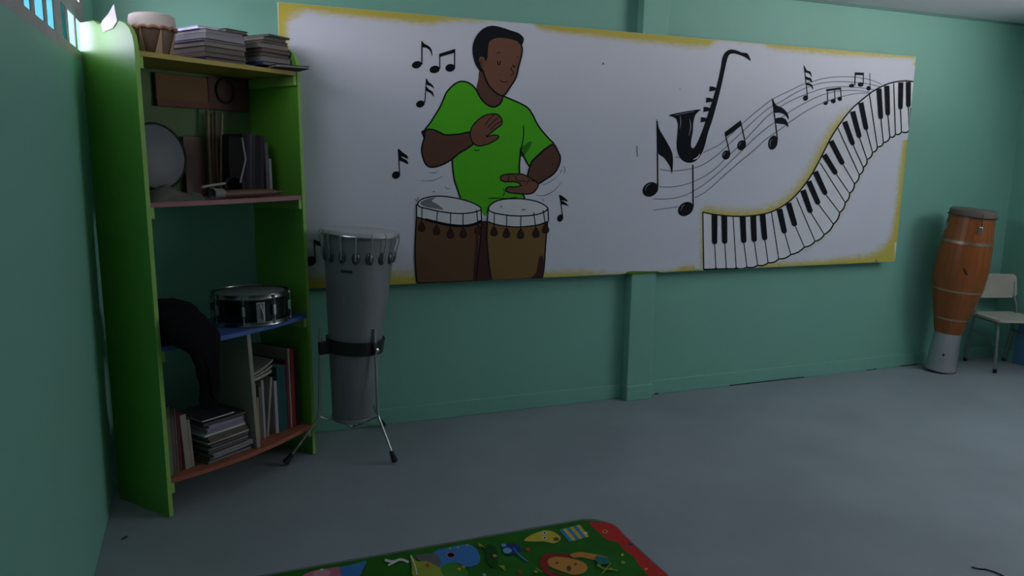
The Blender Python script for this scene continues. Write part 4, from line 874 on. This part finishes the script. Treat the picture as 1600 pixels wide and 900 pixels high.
RED = ink('mat_red', (.48, .035, .03)); YLW = ink('mat_yellow', (.52, .44, .05)); BLU = ink('mat_blue', (.05, .20, .50)); LBL = ink('mat_light_blue', (.16, .36, .55)); ORG = ink('mat_orange', (.52, .24, .06)); WHT = ink('mat_white', (.62, .64, .58)); PNK = ink('mat_pink', (.52, .15, .24)); DGR = ink('mat_dark_green', (.012, .075, .015)); LGR = ink('mat_lime', (.28, .34, .04)); NVY = ink('mat_navy', (.02, .04, .18)); MAR = ink('mat_maroon', (.25, .03, .025)); BRN = ink('mat_brown', (.16, .07, .03)); GRYM = ink('mat_grey', (.14, .14, .15))
def inside(P): return [(x, y) for x, y in P]
def gdone(g0, name):
    g0.done(name, pm); g1 = Paint(g0.plane, .00012); g1.k = g0.k; return g1
gm.fill(ZH([(1262, 64), (1300, 63), (1340, 66), (1372, 86), (1400, 118), (1440, 158), (1480, 195), (1520, 230), (1556, 266), (1490, 266), (1450, 222), (1425, 190), (1390, 165), (1370, 140), (1330, 128), (1300, 104)]), RED)
gm.fill(ZH([(1290, 80), (1330, 76), (1360, 95), (1345, 108), (1310, 100)]), RED)
gm.ell(ZH([(1322, 98)])[0], 4.6, 3, 0, ORG); gm.ell(ZH([(1322, 98)])[0], 2.2, 1.4, 0, MAR); gm.ell(ZH([(1418, 146)])[0], 3.5, 1.6, 10, NVY); gm.ell(ZH([(1388, 186)])[0], 2.2, 2, 0, YLW); gm.ell(ZH([(1478, 240)])[0], 2.2, 1.8, 0, YLW)
gm = gdone(gm, 'red_border_print')
gm.fill(ZH([(1016, 132), (1040, 112), (1085, 96), (1118, 96), (1150, 115), (1150, 132), (1128, 142), (1090, 136), (1050, 136)]), YLW)
gm.ell(ZH([(1092, 103)])[0], 4, 2.6, 0, WHT); gm.ell(ZH([(1092, 122)])[0], 3.4, 2.4, 0, WHT); gm.ell(ZH([(1093, 103)])[0], 1.7, 1.3, 0, INK); gm.ell(ZH([(1093, 122)])[0], 1.6, 1.3, 0, INK); gm.ell(ZH([(1137, 127)])[0], 4.5, 3, 0, BRN)
gm = gdone(gm, 'fish_print')
for k in range(6):
    t0, t1 = k/6, (k+1)/6; a = lambda t: (1148+78*t, 92-20*t); b_ = lambda t: (1188+74*t, 137-20*t)
    gm.fill(ZH([a(t0), a(t1), b_(t1), b_(t0)]), BLU if k % 2 == 0 else YLW, False, 1 if k == 0 else 0)
gm.ell(ZH([(1248, 104)])[0], 3, 1.8, 0, WHT)
gm = gdone(gm, 'striped_print')
gm.fill(ZH([(1074, 215), (1085, 190), (1115, 180), (1160, 182), (1195, 185), (1190, 200), (1150, 205), (1115, 220), (1110, 245), (1160, 262), (1120, 267), (1090, 250)]), MAR)
gm.fill(ZH([(1106, 205), (1125, 195), (1150, 194), (1195, 200), (1240, 214), (1256, 236), (1240, 255), (1200, 262), (1165, 250), (1130, 238), (1108, 224)]), ORG)
gm.fill(ZH([(1190, 185), (1225, 176), (1275, 182), (1330, 196), (1322, 210), (1280, 206), (1235, 196), (1205, 198)]), ORG)
gm.ell(ZH([(1140, 217)])[0], 2.4, 1.6, 0, BRN); gm.ell(ZH([(1185, 238)])[0], 3.6, 4.6, 0, BRN); gm.ell(ZH([(1210, 222)])[0], 2.4, 1.6, 0, BRN)
gm = gdone(gm, 'lion_print')
gm.fill(ZH([(672, 176), (730, 158), (800, 146), (830, 160), (848, 190), (842, 220), (800, 232), (760, 216), (720, 236), (690, 236), (672, 210)]), BLU)
gm.ell(ZH([(738, 187)])[0], 7.5, 4.6, 0, PNK); gm.ell(ZH([(738, 187)])[0], 5.5, 3.4, 0, INK)
for x, y in ((735, 162), (765, 158), (800, 148)): gm.ell(ZH([(x, y)])[0], 2.2, 1.2, 0, YLW)
gm.fill(ZH([(604, 190), (650, 182), (686, 186), (700, 220), (680, 240), (630, 215)]), GRYM)
gm = gdone(gm, 'bird_print')
gm.fill(ZH([(586, 184), (610, 210), (650, 212), (700, 236), (740, 250), (700, 268), (600, 268), (590, 225)]), LGR)
gm.fill(ZH([(700, 235), (745, 215), (790, 235), (800, 268), (720, 268)]), ink('mat_leaf', (.06, .22, .03)))
gm = gdone(gm, 'lime_print')
gm.line(ZH([(488, 206), (520, 212), (548, 204), (578, 214)]), 4, WHT); gm.line(ZH([(500, 226), (525, 214)]), 3, WHT); gm.line(ZH([(586, 190), (602, 225), (610, 262)]), 2, WHT)
gm = gdone(gm, 'white_print')
gm.fill(ZH([(930, 152), (960, 142), (990, 146), (1005, 168), (985, 182), (945, 184)]), NVY); gm.ell(ZH([(952, 170)])[0], 7, 4.5, 0, LBL); gm.ell(ZH([(938, 150)])[0], 4, 2.5, 0, LBL); gm.line(ZH([(975, 160), (1000, 190), (1030, 212)]), 2.2, BLU)
gm = gdone(gm, 'navy_print')
gm.fill(ZH([(182, 268), (215, 248), (270, 238), (325, 234), (330, 268)]), PNK); gm.ell(ZH([(250, 258)])[0], 14, 6, -8, ink('mat_light_pink', (.60, .28, .36))); gm.ell(ZH([(250, 242)])[0], 3, 1.5, 0, WHT)
gm = gdone(gm, 'pink_print')
gm.fill(ZH([(322, 234), (370, 222), (418, 210), (405, 240), (388, 268), (328, 268)]), BLU)
gm = gdone(gm, 'blue_print')
gm.fill(ZH([(868, 150), (905, 155), (915, 200), (900, 235), (878, 215), (870, 180)]), DGR)
gm = gdone(gm, 'leaf_print')
for x, y, m_ in ((770, 240, YLW), (785, 232, ORG), (905, 190, ORG), (935, 232, LGR), (1300, 225, LGR), (1345, 240, LGR), (1390, 215, LGR), (1000, 250, RED), (865, 262, LBL), (1030, 165, RED), (850, 150, ORG), (650, 225, RED), (1060, 250, LGR)):
    gm.ell(ZH([(x, y)])[0], 3.2, 2.2, 15, m_); gm = gdone(gm, 'dot_print')
for P in ([(1290, 225), (1320, 238), (1370, 245)], [(1310, 258), (1330, 235), (1345, 215)], [(920, 225), (945, 245)], [(1060, 236), (1085, 252)], [(840, 140), (868, 160)]): gm.line(ZH(P), 1.5, LGR); gm = gdone(gm, 'grass_blade_print')
gm.fill(ZH([(1290, 190), (1330, 198), (1340, 215), (1310, 222), (1290, 212)]), ink('mat_teal', (.02, .16, .16))); gm = gdone(gm, 'teal_print')
for x, y, rx, ry, m_ in ((1.35, -2.0, .12, .08, YLW), (1.0, -1.95, .10, .09, BLU), (.6, -1.9, .13, .1, PNK), (1.6, -2.3, .12, .10, RED), (.9, -2.35, .14, .09, ORG), (.45, -2.35, .1, .08, LBL)):
    gm.k += 1; gm.mb.add([PI_ @ Vector((x+rx*math.cos(2*PI*k/20), y+ry*math.sin(2*PI*k/20), FZ+gm.k*.00012)) for k in range(20)], [list(range(20))], gm.mi(m_)); gm = gdone(gm, 'spot_print')

# thin dark cord on the floor and small specks
pts = [at_z(x, y, .003) for x, y in ((1518, 886), (1528, 888.5), (1540, 889.5), (1552, 893), (1562, 897), (1575, 904))]
o = MB().tube(pts, .0026, 8).build('thin_cord', BLACK); tag(o, 'thin dark cord lying on the floor at the lower right', 'cord')
for (px, py, rr_, lab) in ((195, 841, .011, 'dark scrap on the floor in front of the green bookshelf'),):
    p = at_z(px, py, 0); g = MB(); g.ball((0, 0, .002), (rr_*1.5, rr_*.6, .002)); o = g.build('paint_chip', mat('dark_scrap', (.03, .03, .03), .8)); tag(o, lab, 'scrap'); o.matrix_world = T(p.x, p.y, .0003) @ Rz(.9)

# ------------------------------------------------------------------ render look
SC.view_settings.view_transform = 'Standard'; SC.view_settings.look = 'None'; SC.view_settings.gamma = 1; SC.view_settings.use_curve_mapping = False
SC.view_settings.exposure = 0.0
SC.cycles.use_denoising = True
SC.cycles.max_bounces = 10; SC.cycles.diffuse_bounces = 6; SC.cycles.transparent_max_bounces = 16
SC.cycles.sample_clamp_indirect = 6
